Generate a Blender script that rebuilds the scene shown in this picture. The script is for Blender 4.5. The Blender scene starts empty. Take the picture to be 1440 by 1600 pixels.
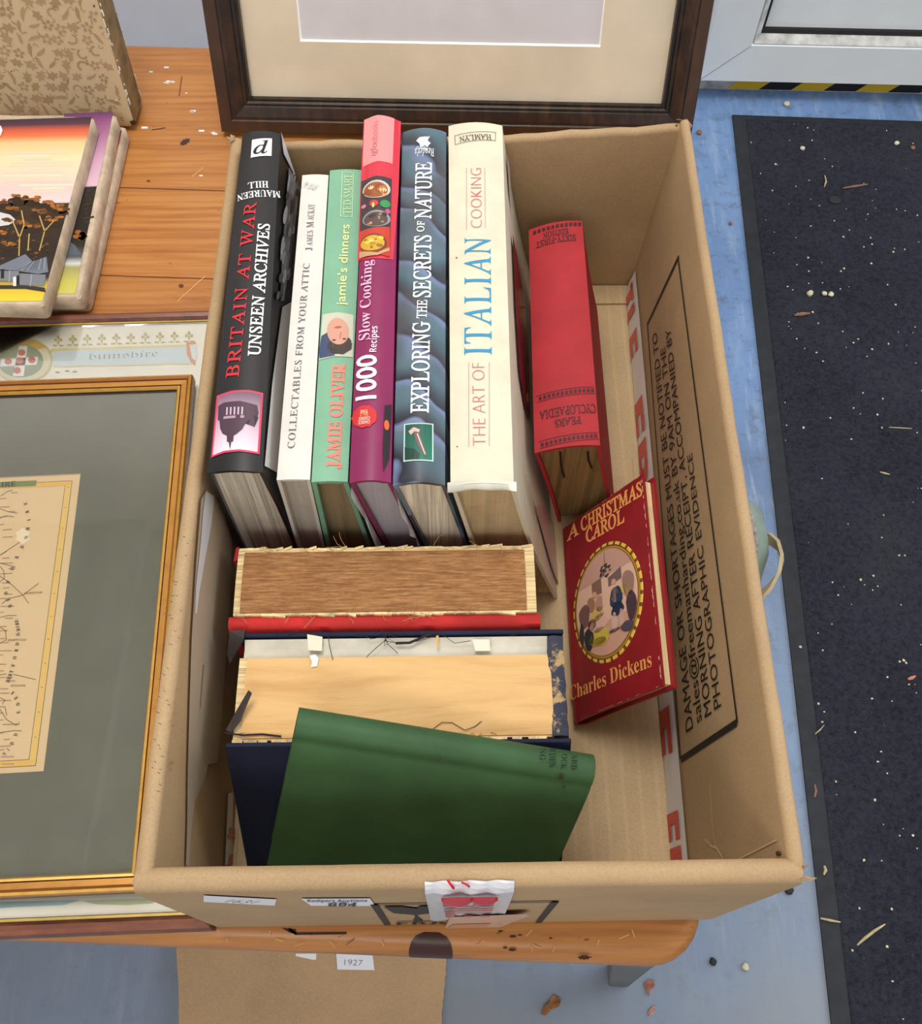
import bpy, bmesh, math, random
from mathutils import Vector, Matrix

random.seed(7)
SC = bpy.context.scene
COL = SC.collection
PI = math.pi

# ------------------------------------------------------------------ camera, world, lights, exposure
CAM = Vector((-0.008, -0.0674, 1.1693))
CR = Vector((0.9999, -0.0154, 0.0059)).normalized()
CF = Vector((0.0122, 0.4498, -0.8930)).normalized()
CU = CR.cross(CF).normalized()
CR = CF.cross(CU).normalized()
FPX = 1596.5
cam_data = bpy.data.cameras.new('camera')
cam_data.sensor_fit = 'HORIZONTAL'
cam_data.sensor_width = 36.0
cam_data.lens = FPX / 1440 * 36.0
cam_data.clip_start = 0.02
cam = bpy.data.objects.new('camera', cam_data)
COL.objects.link(cam)
cam.matrix_world = Matrix(((CR.x, CU.x, -CF.x, CAM.x), (CR.y, CU.y, -CF.y, CAM.y), (CR.z, CU.z, -CF.z, CAM.z), (0, 0, 0, 1)))
SC.camera = cam

SC.view_settings.view_transform = 'Standard'
SC.view_settings.look = 'None'
SC.view_settings.gamma = 1.0
SC.view_settings.exposure = 0.0
SC.view_settings.use_curve_mapping = False

world = bpy.data.worlds.new('world')
SC.world = world
world.use_nodes = True
wbg = world.node_tree.nodes['Background']
wbg.inputs[0].default_value = (1.0, 0.985, 0.97, 1)
wbg.inputs[1].default_value = 0.60


def area(name, loc, target, sx, sy, power, color):
    d = bpy.data.lights.new(name, 'AREA')
    d.shape = 'RECTANGLE'
    d.size, d.size_y, d.energy, d.color = sx, sy, power, color
    o = bpy.data.objects.new(name, d)
    COL.objects.link(o)
    o.location = loc
    o.rotation_euler = (Vector(target) - Vector(loc)).to_track_quat('-Z', 'Y').to_euler()
    return o


area('fluorescent_tube_near', (-0.22, 0.62, 2.45), (-0.1, 0.50, 0), 0.9, 0.5, 21.5, (1.0, 0.965, 0.90))
area('front_fill_light', (-0.5, -1.5, 2.4), (0.0, 0.2, 0.4), 1.5, 0.5, 19, (1.0, 0.965, 0.90))  # fill light added behind the camera to brighten faces turned to the front
area('daylight_from_doorway', (2.3, 0.7, 1.5), (0.6, 0.5, 0.1), 1.2, 1.8, 26, (0.80, 0.90, 1.0))
area('fluorescent_tube_upward', (0.0, 0.62, 2.40), (0.0, 0.62, 3.0), 1.1, 0.5, 8, (1.0, 0.97, 0.92))


# ------------------------------------------------------------------ helpers
def ray(px, py):
    return (CR * ((px - 720) / FPX) - CU * ((py - 800) / FPX) + CF)


def on_plane(px, py, p0, n):
    d = ray(px, py)
    t = (Vector(p0) - CAM).dot(n) / d.dot(n)
    return CAM + d * t


class Plane:
    """a real flat surface in the room; pt() finds the place on it that the photograph shows at a pixel"""
    def __init__(self, p0, n, zfun=None):
        self.p0, self.n, self.zfun = Vector(p0), Vector(n).normalized(), zfun

    def pt(self, px, py):
        return on_plane(px, py, self.p0, self.n)


def flat(z):
    return Plane((0, 0, z), (0, 0, 1))


def lin(c):
    r = []
    for v in c[:3]:
        v = v / 255.0
        r.append(v / 12.92 if v <= 0.04045 else ((v + 0.055) / 1.055) ** 2.4)
    return (r[0], r[1], r[2], 1.0)


class MB:
    def __init__(self):
        self.v, self.f, self.c, self.m = [], [], [], []
        self.cuts = []

    def add(self, verts, faces, col=None, mi=0):
        b = len(self.v)
        self.v += [Vector(p) for p in verts]
        for f in faces:
            self.f.append([b + i for i in f])
            self.c.append(col)
            self.m.append(mi)

    def hexa(self, p, col=None, mi=0):
        # p: 8 points, bottom ring 0-3, top ring 4-7
        self.add(p, [(3, 2, 1, 0), (4, 5, 6, 7), (0, 1, 5, 4), (1, 2, 6, 5), (2, 3, 7, 6), (3, 0, 4, 7)], col, mi)

    def box(self, a, b, col=None, mi=0, M=None):
        x0, y0, z0 = a
        x1, y1, z1 = b
        p = [Vector(q) for q in ((x0, y0, z0), (x1, y0, z0), (x1, y1, z0), (x0, y1, z0), (x0, y0, z1), (x1, y0, z1), (x1, y1, z1), (x0, y1, z1))]
        if M is not None:
            p = [M @ q for q in p]
        self.hexa(p, col, mi)

    def loft(self, rings, closed=True, caps=True, col=None, mi=0):
        n = len(rings[0])
        b = []
        for r in rings:
            b += list(r)
        fs = []
        for k in range(len(rings) - 1):
            for i in range(n if closed else n - 1):
                j = (i + 1) % n
                fs.append((k * n + i, k * n + j, (k + 1) * n + j, (k + 1) * n + i))
        if caps:
            fs.append(tuple(reversed(range(n))))
            fs.append(tuple((len(rings) - 1) * n + i for i in range(n)))
        self.add(b, fs, col, mi)

    def tube(self, path, r, seg=6, col=None, mi=0, taper=None):
        path = [Vector(q) for q in path]
        rings = []
        for i, q in enumerate(path):
            d = (path[min(i + 1, len(path) - 1)] - path[max(i - 1, 0)]).normalized()
            a = d.cross(Vector((0, 0, 1)))
            if a.length < 1e-4:
                a = Vector((1, 0, 0))
            a.normalize()
            c = d.cross(a)
            rr = r if taper is None else r * taper(i / (len(path) - 1))
            rings.append([q + a * rr * math.cos(2 * PI * k / seg) + c * rr * math.sin(2 * PI * k / seg) for k in range(seg)])
        self.loft(rings, True, True, col, mi)


def origin_of(parent):
    v = Vector((0, 0, 0))
    while parent is not None:
        v += parent.location
        parent = parent.parent
    return v


def pieces(mb):
    """the lines of lettering gathered in one builder, each as a builder of its own"""
    cuts = sorted(set([0] + mb.cuts + [len(mb.f)]))
    out = []
    for a, b in zip(cuts[:-1], cuts[1:]):
        q = MB()
        used = sorted({i for f in mb.f[a:b] for i in f})
        ix = {i: k for k, i in enumerate(used)}
        q.v = [mb.v[i] for i in used]
        q.f = [[ix[i] for i in f] for f in mb.f[a:b]]
        q.c, q.m = mb.c[a:b], mb.m[a:b]
        if q.f:
            out.append(q)
    return out


def islands(mb):
    """the separate pieces gathered in one builder, each as a builder of its own"""
    par = list(range(len(mb.v)))

    def find(i):
        while par[i] != i:
            par[i] = par[par[i]]
            i = par[i]
        return i
    for f in mb.f:
        for i in f[1:]:
            par[find(i)] = find(f[0])
    groups = {}
    for k, f in enumerate(mb.f):
        groups.setdefault(find(f[0]), []).append(k)
    out = []
    for ks in groups.values():
        q = MB()
        used = sorted({i for k in ks for i in mb.f[k]})
        ix = {i: n for n, i in enumerate(used)}
        q.v = [mb.v[i] for i in used]
        q.f = [[ix[i] for i in mb.f[k]] for k in ks]
        q.c, q.m = [mb.c[k] for k in ks], [mb.m[k] for k in ks]
        out.append(q)
    return out


def build(name, mb, mats, parent=None, smooth=None, bevel=0, loc=None, drape=None, snap=None):
    """links one mesh object; the builder holds world coordinates"""
    if not isinstance(mats, (list, tuple)):
        mats = [mats]
    off = origin_of(parent)
    if loc is None:
        loc = Vector((0, 0, 0))
        if parent is None:
            zs = min(q.z for q in mb.v)
            cx = sum(q.x for q in mb.v) / len(mb.v)
            cy = sum(q.y for q in mb.v) / len(mb.v)
            loc = Vector((cx, cy, zs))
    me = bpy.data.meshes.new(name)
    o = bpy.data.objects.new(name, me)
    COL.objects.link(o)
    o.parent = parent
    o.location = loc
    off = off + Vector(loc)
    bm = bmesh.new()
    vs = [bm.verts.new(q - off) for q in mb.v]
    bm.verts.ensure_lookup_table()
    lay = None
    if any(c is not None for c in mb.c):
        lay = bm.loops.layers.float_color.new('Col')
    for f, c, m in zip(mb.f, mb.c, mb.m):
        try:
            fc = bm.faces.new([vs[i] for i in f])
        except ValueError:
            continue
        fc.material_index = m
        if lay is not None and c is not None:
            if isinstance(c, list):
                for lp, cc in zip(fc.loops, c):
                    lp[lay] = lin(cc)
            else:
                for lp in fc.loops:
                    lp[lay] = lin(c)
    if drape is not None:
        zf, h, step = drape
        big = [f for f in bm.faces if len(f.verts) > 4]
        if big:
            bmesh.ops.triangulate(bm, faces=big)
        xs = [v.co.x for v in bm.verts]
        x = min(xs) + step
        while x < max(xs):
            bmesh.ops.bisect_plane(bm, geom=list(bm.verts) + list(bm.edges) + list(bm.faces), plane_co=(x, 0, 0), plane_no=(1, 0, 0), dist=1e-7)
            x += step
        for v in bm.verts:
            w = v.co + off
            v.co.z = zf(w.x, w.y) + v.co.z * 0 + h + (w.z - DRAPE_Z) - off.z
    if snap is not None:
        for v in bm.verts:
            v.co = snap(v.co + off) - off
    if drape is None and lay is None:
        bmesh.ops.recalc_face_normals(bm, faces=bm.faces)
    bm.to_mesh(me)
    bm.free()
    for m in mats:
        me.materials.append(m)
    if smooth is not None:
        me.shade_smooth()
        me.set_sharp_from_angle(angle=math.radians(smooth))
    if bevel:
        md = o.modifiers.new('bevel', 'BEVEL')
        md.width = bevel
        md.segments = 2
        md.limit_method = 'ANGLE'
        md.angle_limit = math.radians(40)
    return o


DRAPE_Z = 0.0


def thing(name, label, cat, loc, group=None):
    o = bpy.data.objects.new(name, None)
    COL.objects.link(o)
    o.empty_display_size = 0.02
    o.location = loc
    o['label'], o['category'] = label, cat
    if group:
        o['group'] = group
    return o


def tag(o, label, cat, group=None, kind=None):
    o['label'], o['category'] = label, cat
    if group:
        o['group'] = group
    if kind:
        o['kind'] = kind
    return o


def struct(o):
    o['kind'] = 'structure'
    return o


# ---- lettering
TXT = {}


def conv(s, style):
    base = {'sb': (0x1D400, 0x1D41A, 0x1D7CE), 'si': (0x1D434, 0x1D44E, None), 'sit': (0x1D434, 0x1D44E, None), 'ssb': (0x1D5D4, 0x1D5EE, 0x1D7EC),
            'fr': (None, 0x1D51E, None), 'sc': (0x1D4D0, 0x1D4EA, None), 'tt': (0x1D670, 0x1D68A, 0x1D7F6)}.get(style)
    if base is None:
        return s
    r = ''
    for ch in s:
        if 'A' <= ch <= 'Z' and base[0]:
            r += chr(base[0] + ord(ch) - 65)
        elif 'a' <= ch <= 'z' and base[1]:
            r += '\u210e' if (style == 'si' and ch == 'h') else chr(base[1] + ord(ch) - 97)
        elif ch.isdigit() and base[2]:
            r += chr(base[2] + int(ch))
        else:
            r += ch
    return r


def text_geo(s, style, weight=0.0, spacing=1.0):
    key = (s, style, weight, spacing)
    if key in TXT:
        return TXT[key]
    cu = bpy.data.curves.new('lettering', 'FONT')
    cu.body = conv(s, style)
    cu.size = 1.0
    cu.resolution_u = 3
    cu.offset = weight
    cu.space_character = spacing
    ob = bpy.data.objects.new('lettering', cu)
    COL.objects.link(ob)
    dg = bpy.context.evaluated_depsgraph_get()
    me = bpy.data.meshes.new_from_object(ob.evaluated_get(dg))
    sh = 0.27 if style == 'si' else 0.0
    vs = [(v.co.x - sh * v.co.y, v.co.y) for v in me.vertices]
    fs = [tuple(p.vertices) for p in me.polygons]
    bpy.data.objects.remove(ob)
    bpy.data.meshes.remove(me)
    bpy.data.curves.remove(cu)
    TXT[key] = (vs, fs)
    return TXT[key]


def letter(mb, s, style, P0, P1, PT, col, h=0.0004, weight=0.0, spacing=1.0, cap=None, PT2=None):
    """text from P0 to P1 (baseline ends), PT = a point at capital height above P0"""
    vs, fs = text_geo(s, style, weight, spacing)
    if not vs:
        return
    x0, x1 = min(v[0] for v in vs), max(v[0] for v in vs)
    if cap is None:
        cv, _ = text_geo('H' if style != 'fr' else 'h', style)
        cap = max(v[1] for v in cv) - min(v[1] for v in cv)
    ex = P1 - P0
    ey = PT - P0
    ey = ey - ex * (ey.dot(ex) / ex.dot(ex))
    n = ex.cross(ey).normalized()
    ey2 = ey if PT2 is None else PT2 - P1
    if PT2 is not None:
        ey = PT - P0
    pts = [P0 + ex * ((v[0] - x0) / (x1 - x0)) + ey.lerp(ey2, (v[0] - x0) / (x1 - x0)) * (v[1] / cap) + n * h for v in vs]
    mb.add(pts, fs, col)


def ptext(mb, s, style, surf, a, b, t, col, **k):
    mb.cuts.append(len(mb.f))
    if 't2' in k:
        k['PT2'] = surf.pt(*k.pop('t2'))
    letter(mb, s, style, surf.pt(*a), surf.pt(*b), surf.pt(*t), col, **k)


def ppoly(mb, surf, pts, col, h=0.0003):
    q = [surf.pt(*p) + surf.n * h for p in pts]
    nn = Vector((0, 0, 0))
    for i in range(len(q)):
        nn += (q[i] - q[0]).cross(q[(i + 1) % len(q)] - q[0])
    idx = list(range(len(q)))
    if nn.dot(surf.n) < 0:
        idx.reverse()
        if isinstance(col, list):
            col = list(reversed(col))
    mb.add(q, [idx] if False else [tuple(range(len(q)))], None)
    mb.f[-1] = [len(mb.v) - len(q) + i for i in idx]
    mb.c[-1] = col


def pell(mb, surf, c, rx, ry, col, h=0.0003, n=20, rot=0, wob=0):
    pts = []
    for i in range(n):
        a = 2 * PI * i / n
        k = 1 + wob * math.sin(i * 2.7 + c[0])
        x, y = rx * k * math.cos(a), ry * k * math.sin(a)
        pts.append((c[0] + x * math.cos(rot) - y * math.sin(rot), c[1] + x * math.sin(rot) + y * math.cos(rot)))
    ppoly(mb, surf, pts, col, h)


def pline(mb, surf, pts, w, col, h=0.0003):
    P = [surf.pt(*p) for p in pts]
    for a, b in zip(P[:-1], P[1:]):
        d = (b - a).normalized()
        s = surf.n.cross(d).normalized() * (w / 2)
        q = [a - s - d * w * .3, b - s + d * w * .3, b + s + d * w * .3, a + s - d * w * .3]
        mb.add([x + surf.n * h for x in q], [(0, 1, 2, 3)], col)


# ---- materials
def new_mat(name):
    m = bpy.data.materials.new(name)
    m.use_nodes = True
    nt = m.node_tree
    return m, nt, nt.nodes['Principled BSDF']


def node(nt, t, **kw):
    n = nt.nodes.new(t)
    for k, v in kw.items():
        setattr(n, k, v)
    return n


def coords(nt, scale=(1, 1, 1), rot=(0, 0, 0), space='Object'):
    tc = node(nt, 'ShaderNodeTexCoord')
    mp = node(nt, 'ShaderNodeMapping')
    mp.inputs['Scale'].default_value = scale
    mp.inputs['Rotation'].default_value = rot
    nt.links.new(tc.outputs[space], mp.inputs['Vector'])
    return mp.outputs['Vector']


def noise(nt, vec, scale, detail=4, rough=0.55, dist=0.0):
    n = node(nt, 'ShaderNodeTexNoise')
    n.inputs['Scale'].default_value = scale
    n.inputs['Detail'].default_value = detail
    n.inputs['Roughness'].default_value = rough
    n.inputs['Distortion'].default_value = dist
    nt.links.new(vec, n.inputs['Vector'])
    return n.outputs['Fac']


def ramp(nt, fac, stops, interp='LINEAR'):
    r = node(nt, 'ShaderNodeValToRGB')
    r.color_ramp.interpolation = interp
    el = r.color_ramp.elements
    while len(el) < len(stops):
        el.new(0.5)
    for e, (p, c) in zip(el, stops):
        e.position = p
        e.color = lin(c) if len(c) == 3 else c
    nt.links.new(fac, r.inputs['Fac'])
    return r.outputs['Color']


def mixc(nt, fac, a, b, mode='MIX'):
    m = node(nt, 'ShaderNodeMix', data_type='RGBA', blend_type=mode)
    if hasattr(fac, 'links'):
        nt.links.new(fac, m.inputs[0])
    else:
        m.inputs[0].default_value = fac
    for k, v in ((6, a), (7, b)):
        if hasattr(v, 'links'):
            nt.links.new(v, m.inputs[k])
        else:
            m.inputs[k].default_value = lin(v)
    return m.outputs[2]


def bump(nt, bsdf, h, strength, dist=0.001):
    b = node(nt, 'ShaderNodeBump')
    b.inputs['Strength'].default_value = strength
    b.inputs['Distance'].default_value = dist
    nt.links.new(h, b.inputs['Height'])
    nt.links.new(b.outputs['Normal'], bsdf.inputs['Normal'])


def mat(name, c, rough=0.6, var=0.12, scale=30, bmp=0.0, bscale=400, stretch=(1, 1, 1), spec=0.4, metal=0.0, coat=0.0):
    m, nt, b = new_mat(name)
    v = coords(nt, stretch)
    f = noise(nt, v, scale)
    lo = tuple(max(0, x * (1 - var)) for x in c)
    hi = tuple(min(255, x * (1 + var * 0.7)) for x in c)
    nt.links.new(ramp(nt, f, [(0.3, lo), (0.7, hi)]), b.inputs['Base Color'])
    b.inputs['Roughness'].default_value = rough
    b.inputs['Specular IOR Level'].default_value = spec
    b.inputs['Metallic'].default_value = metal
    b.inputs['Coat Weight'].default_value = coat
    b.inputs['Coat Roughness'].default_value = 0.15
    if bmp:
        bump(nt, b, noise(nt, v, bscale, 3), bmp)
    return m


def ink(name, rough, spec=0.4):
    m, nt, b = new_mat(name)
    a = node(nt, 'ShaderNodeVertexColor', layer_name='Col')
    nt.links.new(a.outputs['Color'], b.inputs['Base Color'])
    b.inputs['Roughness'].default_value = rough
    b.inputs['Specular IOR Level'].default_value = spec
    return m


def cloth(name, c, rough=0.8, var=0.12, wear=None):
    m, nt, b = new_mat(name)
    v = coords(nt)
    f = noise(nt, v, 25, 5)
    col = ramp(nt, f, [(0.3, tuple(x * (1 - var) for x in c)), (0.72, tuple(min(255, x * (1 + var)) for x in c))])
    w1 = node(nt, 'ShaderNodeTexWave', bands_direction='X')
    w2 = node(nt, 'ShaderNodeTexWave', bands_direction='Y')
    for w in (w1, w2):
        w.inputs['Scale'].default_value = 420
        w.inputs['Distortion'].default_value = 1.5
        nt.links.new(v, w.inputs['Vector'])
    ad = node(nt, 'ShaderNodeMath', operation='ADD')
    nt.links.new(w1.outputs['Fac'], ad.inputs[0])
    nt.links.new(w2.outputs['Fac'], ad.inputs[1])
    if wear:
        g = noise(nt, v, 60, 6, 0.7)
        msk = ramp(nt, g, [(0.51, (0, 0, 0, 1)), (0.58, (1, 1, 1, 1))])
        col = mixc(nt, msk, col, wear)
    nt.links.new(col, b.inputs['Base Color'])
    b.inputs['Roughness'].default_value = rough
    b.inputs['Specular IOR Level'].default_value = 0.3
    bump(nt, b, ad.outputs[0], 0.12, 0.0004)
    return m


def pages(name, c, axis='X', freq=1.0, contrast=0.25, rough=0.85, stain=None):
    m, nt, b = new_mat(name)
    sc = {'X': (420 * freq, 4, 4), 'Y': (4, 420 * freq, 4), 'Z': (4, 4, 420 * freq)}[axis]
    f = noise(nt, coords(nt, sc), 1.0, 5, 0.7)
    lo = tuple(x * (1 - contrast) for x in c)
    hi = tuple(min(255, x * (1 + contrast * 0.45)) for x in c)
    col = ramp(nt, f, [(0.32, lo), (0.62, hi)])
    g = noise(nt, coords(nt), 22, 5, 0.65)
    col = mixc(nt, ramp(nt, g, [(0.5, (0, 0, 0, 1)), (0.75, (0.5, 0.5, 0.5, 1))]), col, stain or tuple(x * 0.82 for x in c))
    nt.links.new(col, b.inputs['Base Color'])
    b.inputs['Roughness'].default_value = rough
    b.inputs['Specular IOR Level'].default_value = 0.2
    bump(nt, b, f, 0.35, 0.0006)
    return m


def card(name, c, var=0.07, lines=None):
    m, nt, b = new_mat(name)
    v = coords(nt)
    f = noise(nt, v, 9, 6, 0.6)
    col = ramp(nt, f, [(0.3, tuple(x * (1 - var) for x in c)), (0.7, tuple(min(255, x * (1 + var)) for x in c))])
    fib = noise(nt, coords(nt, (1, 1, 1)), 700, 3, 0.7)
    col = mixc(nt, 0.16, col, ramp(nt, fib, [(0.3, tuple(x * .6 for x in c)), (0.7, tuple(min(255, x * 1.25) for x in c))]))
    h = fib
    if lines:
        w = node(nt, 'ShaderNodeTexWave', bands_direction=lines)
        w.inputs['Scale'].default_value = 26
        w.inputs['Distortion'].default_value = 0.6
        w.inputs['Detail'].default_value = 2
        nt.links.new(v, w.inputs['Vector'])
        col = mixc(nt, ramp(nt, w.outputs['Fac'], [(0.80, (0, 0, 0, 1)), (1.0, (0.16, 0.16, 0.16, 1))]), col, tuple(min(255, x * 1.22) for x in c))
        h = w.outputs['Fac']
    nt.links.new(col, b.inputs['Base Color'])
    b.inputs['Roughness'].default_value = 0.62
    b.inputs['Specular IOR Level'].default_value = 0.32
    bump(nt, b, h, 0.10, 0.0006)
    return m


M_CARD = card('corrugated_cardboard', (170, 142, 106))
M_CARDFLOOR = card('cardboard_bottom', (184, 158, 120), lines='X')
M_CARDRAW = card('torn_cardboard', (170, 146, 118), 0.10)
M_INK = ink('printed_ink', 0.6)
M_GLOSSINK = ink('glossy_print', 0.22, 0.5)
M_PAPER = mat('white_paper', (232, 232, 236), 0.7, 0.03)


def pine():
    m, nt, b = new_mat('varnished_pine')
    v = coords(nt, (2.6, 46, 46), (0, 0, 0.05))
    g = noise(nt, v, 2.0, 8, 0.68, 0.9)
    col = ramp(nt, g, [(0.25, (138, 82, 38)), (0.45, (174, 112, 56)), (0.62, (190, 130, 70)), (0.8, (162, 98, 46))])
    w = node(nt, 'ShaderNodeTexWave', bands_direction='Y')
    w.inputs['Scale'].default_value = 11
    w.inputs['Distortion'].default_value = 3.0
    w.inputs['Detail'].default_value = 3
    w.inputs['Detail Scale'].default_value = 1.2
    nt.links.new(coords(nt, (0.25, 3.2, 1), (0, 0, 0.05)), w.inputs['Vector'])
    col = mixc(nt, ramp(nt, w.outputs['Fac'], [(0.55, (0, 0, 0, 1)), (0.95, (0.20, 0.20, 0.20, 1))]), col, (130, 74, 30))
    big = noise(nt, coords(nt), 5, 3)
    col = mixc(nt, ramp(nt, big, [(0.45, (0, 0, 0, 1)), (0.75, (0.4, 0.4, 0.4, 1))]), col, (194, 134, 76))
    sp = noise(nt, coords(nt, (1, 2.5, 1)), 70, 2)
    col = mixc(nt, ramp(nt, sp, [(0.73, (0, 0, 0, 1)), (0.78, (0.7, 0.7, 0.7, 1))]), col, (70, 36, 14))
    scr = noise(nt, coords(nt, (60, 4, 1), (0, 0, 0.9)), 2.2, 2)
    col = mixc(nt, ramp(nt, scr, [(0.76, (0, 0, 0, 1)), (0.80, (0.35, 0.35, 0.35, 1))]), col, (226, 178, 120))
    nt.links.new(col, b.inputs['Base Color'])
    b.inputs['Roughness'].default_value = 0.36
    b.inputs['Specular IOR Level'].default_value = 0.45
    bump(nt, b, g, 0.08, 0.001)
    return m


M_PINE = pine()

# ------------------------------------------------------------------ large structure (room turned 2.3 degrees clockwise against the box)
RY = math.radians(-2.3)
RX = Vector((math.cos(RY), math.sin(RY), 0))
RYV = Vector((-math.sin(RY), math.cos(RY), 0))
ROOM = Matrix(((RX.x, RYV.x, 0, 0.4094), (RX.y, RYV.y, 0, 1.288), (0, 0, 1, 0), (0, 0, 0, 1)))   # origin: foot of the door's left edge


def floor_mat():
    m, nt, b = new_mat('blue_painted_concrete')
    v = coords(nt)
    f = noise(nt, v, 3.0, 6, 0.62)
    col = ramp(nt, f, [(0.3, (92, 118, 158)), (0.55, (112, 144, 190)), (0.75, (130, 160, 202))])
    s = noise(nt, coords(nt, (9, 1.6, 1), (0, 0, 0.15)), 6, 5, 0.6)
    col = mixc(nt, ramp(nt, s, [(0.5, (0, 0, 0, 1)), (0.72, (0.5, 0.5, 0.5, 1))]), col, (156, 178, 206))
    d = noise(nt, v, 38, 6, 0.7)
    col = mixc(nt, ramp(nt, d, [(0.52, (0, 0, 0, 1)), (0.72, (0.8, 0.8, 0.8, 1))]), col, (88, 98, 114))
    e = noise(nt, coords(nt, (30, 3, 1), (0, 0, 0.1)), 3, 4, 0.7)
    col = mixc(nt, ramp(nt, e, [(0.56, (0, 0, 0, 1)), (0.70, (0.55, 0.55, 0.55, 1))]), col, (166, 180, 198))
    e2 = noise(nt, coords(nt, (5, 14, 1), (0, 0, 0.5)), 6, 5, 0.7)
    col = mixc(nt, ramp(nt, e2, [(0.60, (0, 0, 0, 1)), (0.68, (0.6, 0.6, 0.6, 1))]), col, (92, 98, 108))
    # greyer towards the front: worn paint, plus the daylight's falloff painted into the colour
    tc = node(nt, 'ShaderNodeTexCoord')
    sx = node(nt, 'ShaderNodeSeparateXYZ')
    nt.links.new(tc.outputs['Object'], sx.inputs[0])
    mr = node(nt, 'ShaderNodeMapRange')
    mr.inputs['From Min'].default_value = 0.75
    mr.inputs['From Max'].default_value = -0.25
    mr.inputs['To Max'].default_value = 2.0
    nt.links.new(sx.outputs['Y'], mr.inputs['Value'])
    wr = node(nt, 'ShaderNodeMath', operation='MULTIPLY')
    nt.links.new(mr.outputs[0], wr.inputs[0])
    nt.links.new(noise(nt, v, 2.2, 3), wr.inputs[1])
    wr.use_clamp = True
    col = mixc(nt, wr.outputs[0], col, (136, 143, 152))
    nt.links.new(col, b.inputs['Base Color'])
    b.inputs['Roughness'].default_value = 0.5
    bump(nt, b, d, 0.12, 0.002)
    return m


mb = MB()
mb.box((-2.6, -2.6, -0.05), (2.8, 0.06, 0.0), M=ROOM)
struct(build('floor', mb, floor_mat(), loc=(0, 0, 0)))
M_WALL = mat('white_wall_paint', (242, 236, 234), 0.75, 0.03, 4, 0.05, 60)
mb = MB()
mb.box((-2.6, 0.0, 0), (-0.06, 0.10, 2.6), M=ROOM)
mb.box((0.95, 0.0, 0), (2.8, 0.10, 2.6), M=ROOM)
mb.box((-0.06, 0.0, 2.1), (0.95, 0.10, 2.6), M=ROOM)
struct(build('wall_back', mb, M_WALL, loc=(0, 0, 0)))
mb = MB()
mb.box((-2.6, -2.6, 2.6), (2.8, 0.10, 2.66), M=ROOM)
for k in range(5):
    mb.box((-2.6 + k * 1.15, -2.6, 2.54), (-2.5 + k * 1.15, 0.0, 2.6), M=ROOM)
for k in range(4):
    mb.box((-2.6, -2.3 + k * 0.65, 2.56), (2.8, -2.22 + k * 0.65, 2.6), M=ROOM)
struct(build('ceiling', mb, mat('ceiling_white', (214, 214, 212), 0.8, 0.03), loc=(0, 0, 0)))

# door: white plastic sash with a mitred bottom rail, bead and inset panel
M_UPVC = mat('white_upvc', (238, 242, 243), 0.38, 0.03, 6)
M_UPVCDIRT = mat('grubby_upvc_bead', (206, 204, 200), 0.42, 0.16, 60)
M_BLACKRUB = mat('black_gasket', (30, 26, 26), 0.6)
door = struct(bpy.data.objects.new('door_1', None))
COL.objects.link(door)
DX0, DX1, DZ0, DZ1 = -0.018, 0.80, 0.040, 2.04
WS = 0.082


def ring_rect(mb, x0, x1, z0, z1, prof, M, mi=0, closed_in=False):
    """prof: list of (inset, forward) swept round the rectangle with mitred corners; forward is towards -y"""
    rings = []
    for ins, fw in prof:
        rings.append([M @ Vector((x0 + ins, -fw, z0 + ins)), M @ Vector((x1 - ins, -fw, z0 + ins)), M @ Vector((x1 - ins, -fw, z1 - ins)), M @ Vector((x0 + ins, -fw, z1 - ins))])
    mb.loft(rings, True, False, None, mi)


mb = MB()
ring_rect(mb, DX0, DX1, DZ0, DZ1, [(0, -0.02), (0, 0.030), (0.003, 0.034), (WS - 0.014, 0.034), (WS - 0.012, 0.030)], ROOM)
build('sash', mb, M_UPVC, door, 25)
mb = MB()
ring_rect(mb, DX0 + WS - 0.012, DX1 - WS + 0.012, DZ0 + WS - 0.012, DZ1 - WS + 0.012, [(0, 0.030), (0.0015, 0.033), (0.009, 0.026), (0.0095, 0.016)], ROOM)
build('glazing_bead', mb, M_UPVCDIRT, door, 25)
mb = MB()
q = WS - 0.0025
ring_rect(mb, DX0 + q, DX1 - q, DZ0 + q, DZ1 - q, [(0, 0.016), (0.0, 0.020), (0.0055, 0.018), (0.0055, 0.010)], ROOM)
build('gasket', mb, M_BLACKRUB, door, 25)
mb = MB()
mb.box((DX0 + q, -0.012, DZ0 + q), (DX1 - q, -0.002, DZ1 - q), M=ROOM)
build('door_panel', mb, M_UPVC, door)
mb = MB()
for s in (0, 1):
    c0 = ROOM @ Vector((DX0, -0.0342, DZ0)) if s == 0 else ROOM @ Vector((DX1, -0.0342, DZ0))
    c1 = ROOM @ Vector((DX0 + WS - .014, -0.0342, DZ0 + WS - .014)) if s == 0 else ROOM @ Vector((DX1 - WS + .014, -0.0342, DZ0 + WS - .014))
    mb.tube([c0, c1], 0.0004, 4)
build('mitre_seam', mb, mat('seam_grey', (120, 128, 132), 0.7), door)
mb = MB()
mb.box((-0.06, -0.004, 0.0), (0.95, 0.10, 0.030), M=ROOM)
struct(build('trim_1', mb, mat('threshold_grey', (176, 176, 172), 0.6, 0.2, 40), loc=(0, 0, 0), bevel=0.002))
mb = MB()
x = 0.052
k = 0
while x < 0.90:
    w = 0.052
    c = (196, 164, 30) if k % 2 == 0 else (22, 22, 24)
    mb.add([ROOM @ Vector(p) for p in ((x - 0.012, -0.0044, 0.003), (x + w - 0.012, -0.0044, 0.003), (x + w + 0.014, -0.0044, 0.029), (x + 0.014, -0.0044, 0.029))], [(0, 1, 2, 3)], c)
    x += w
    k += 1
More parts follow.
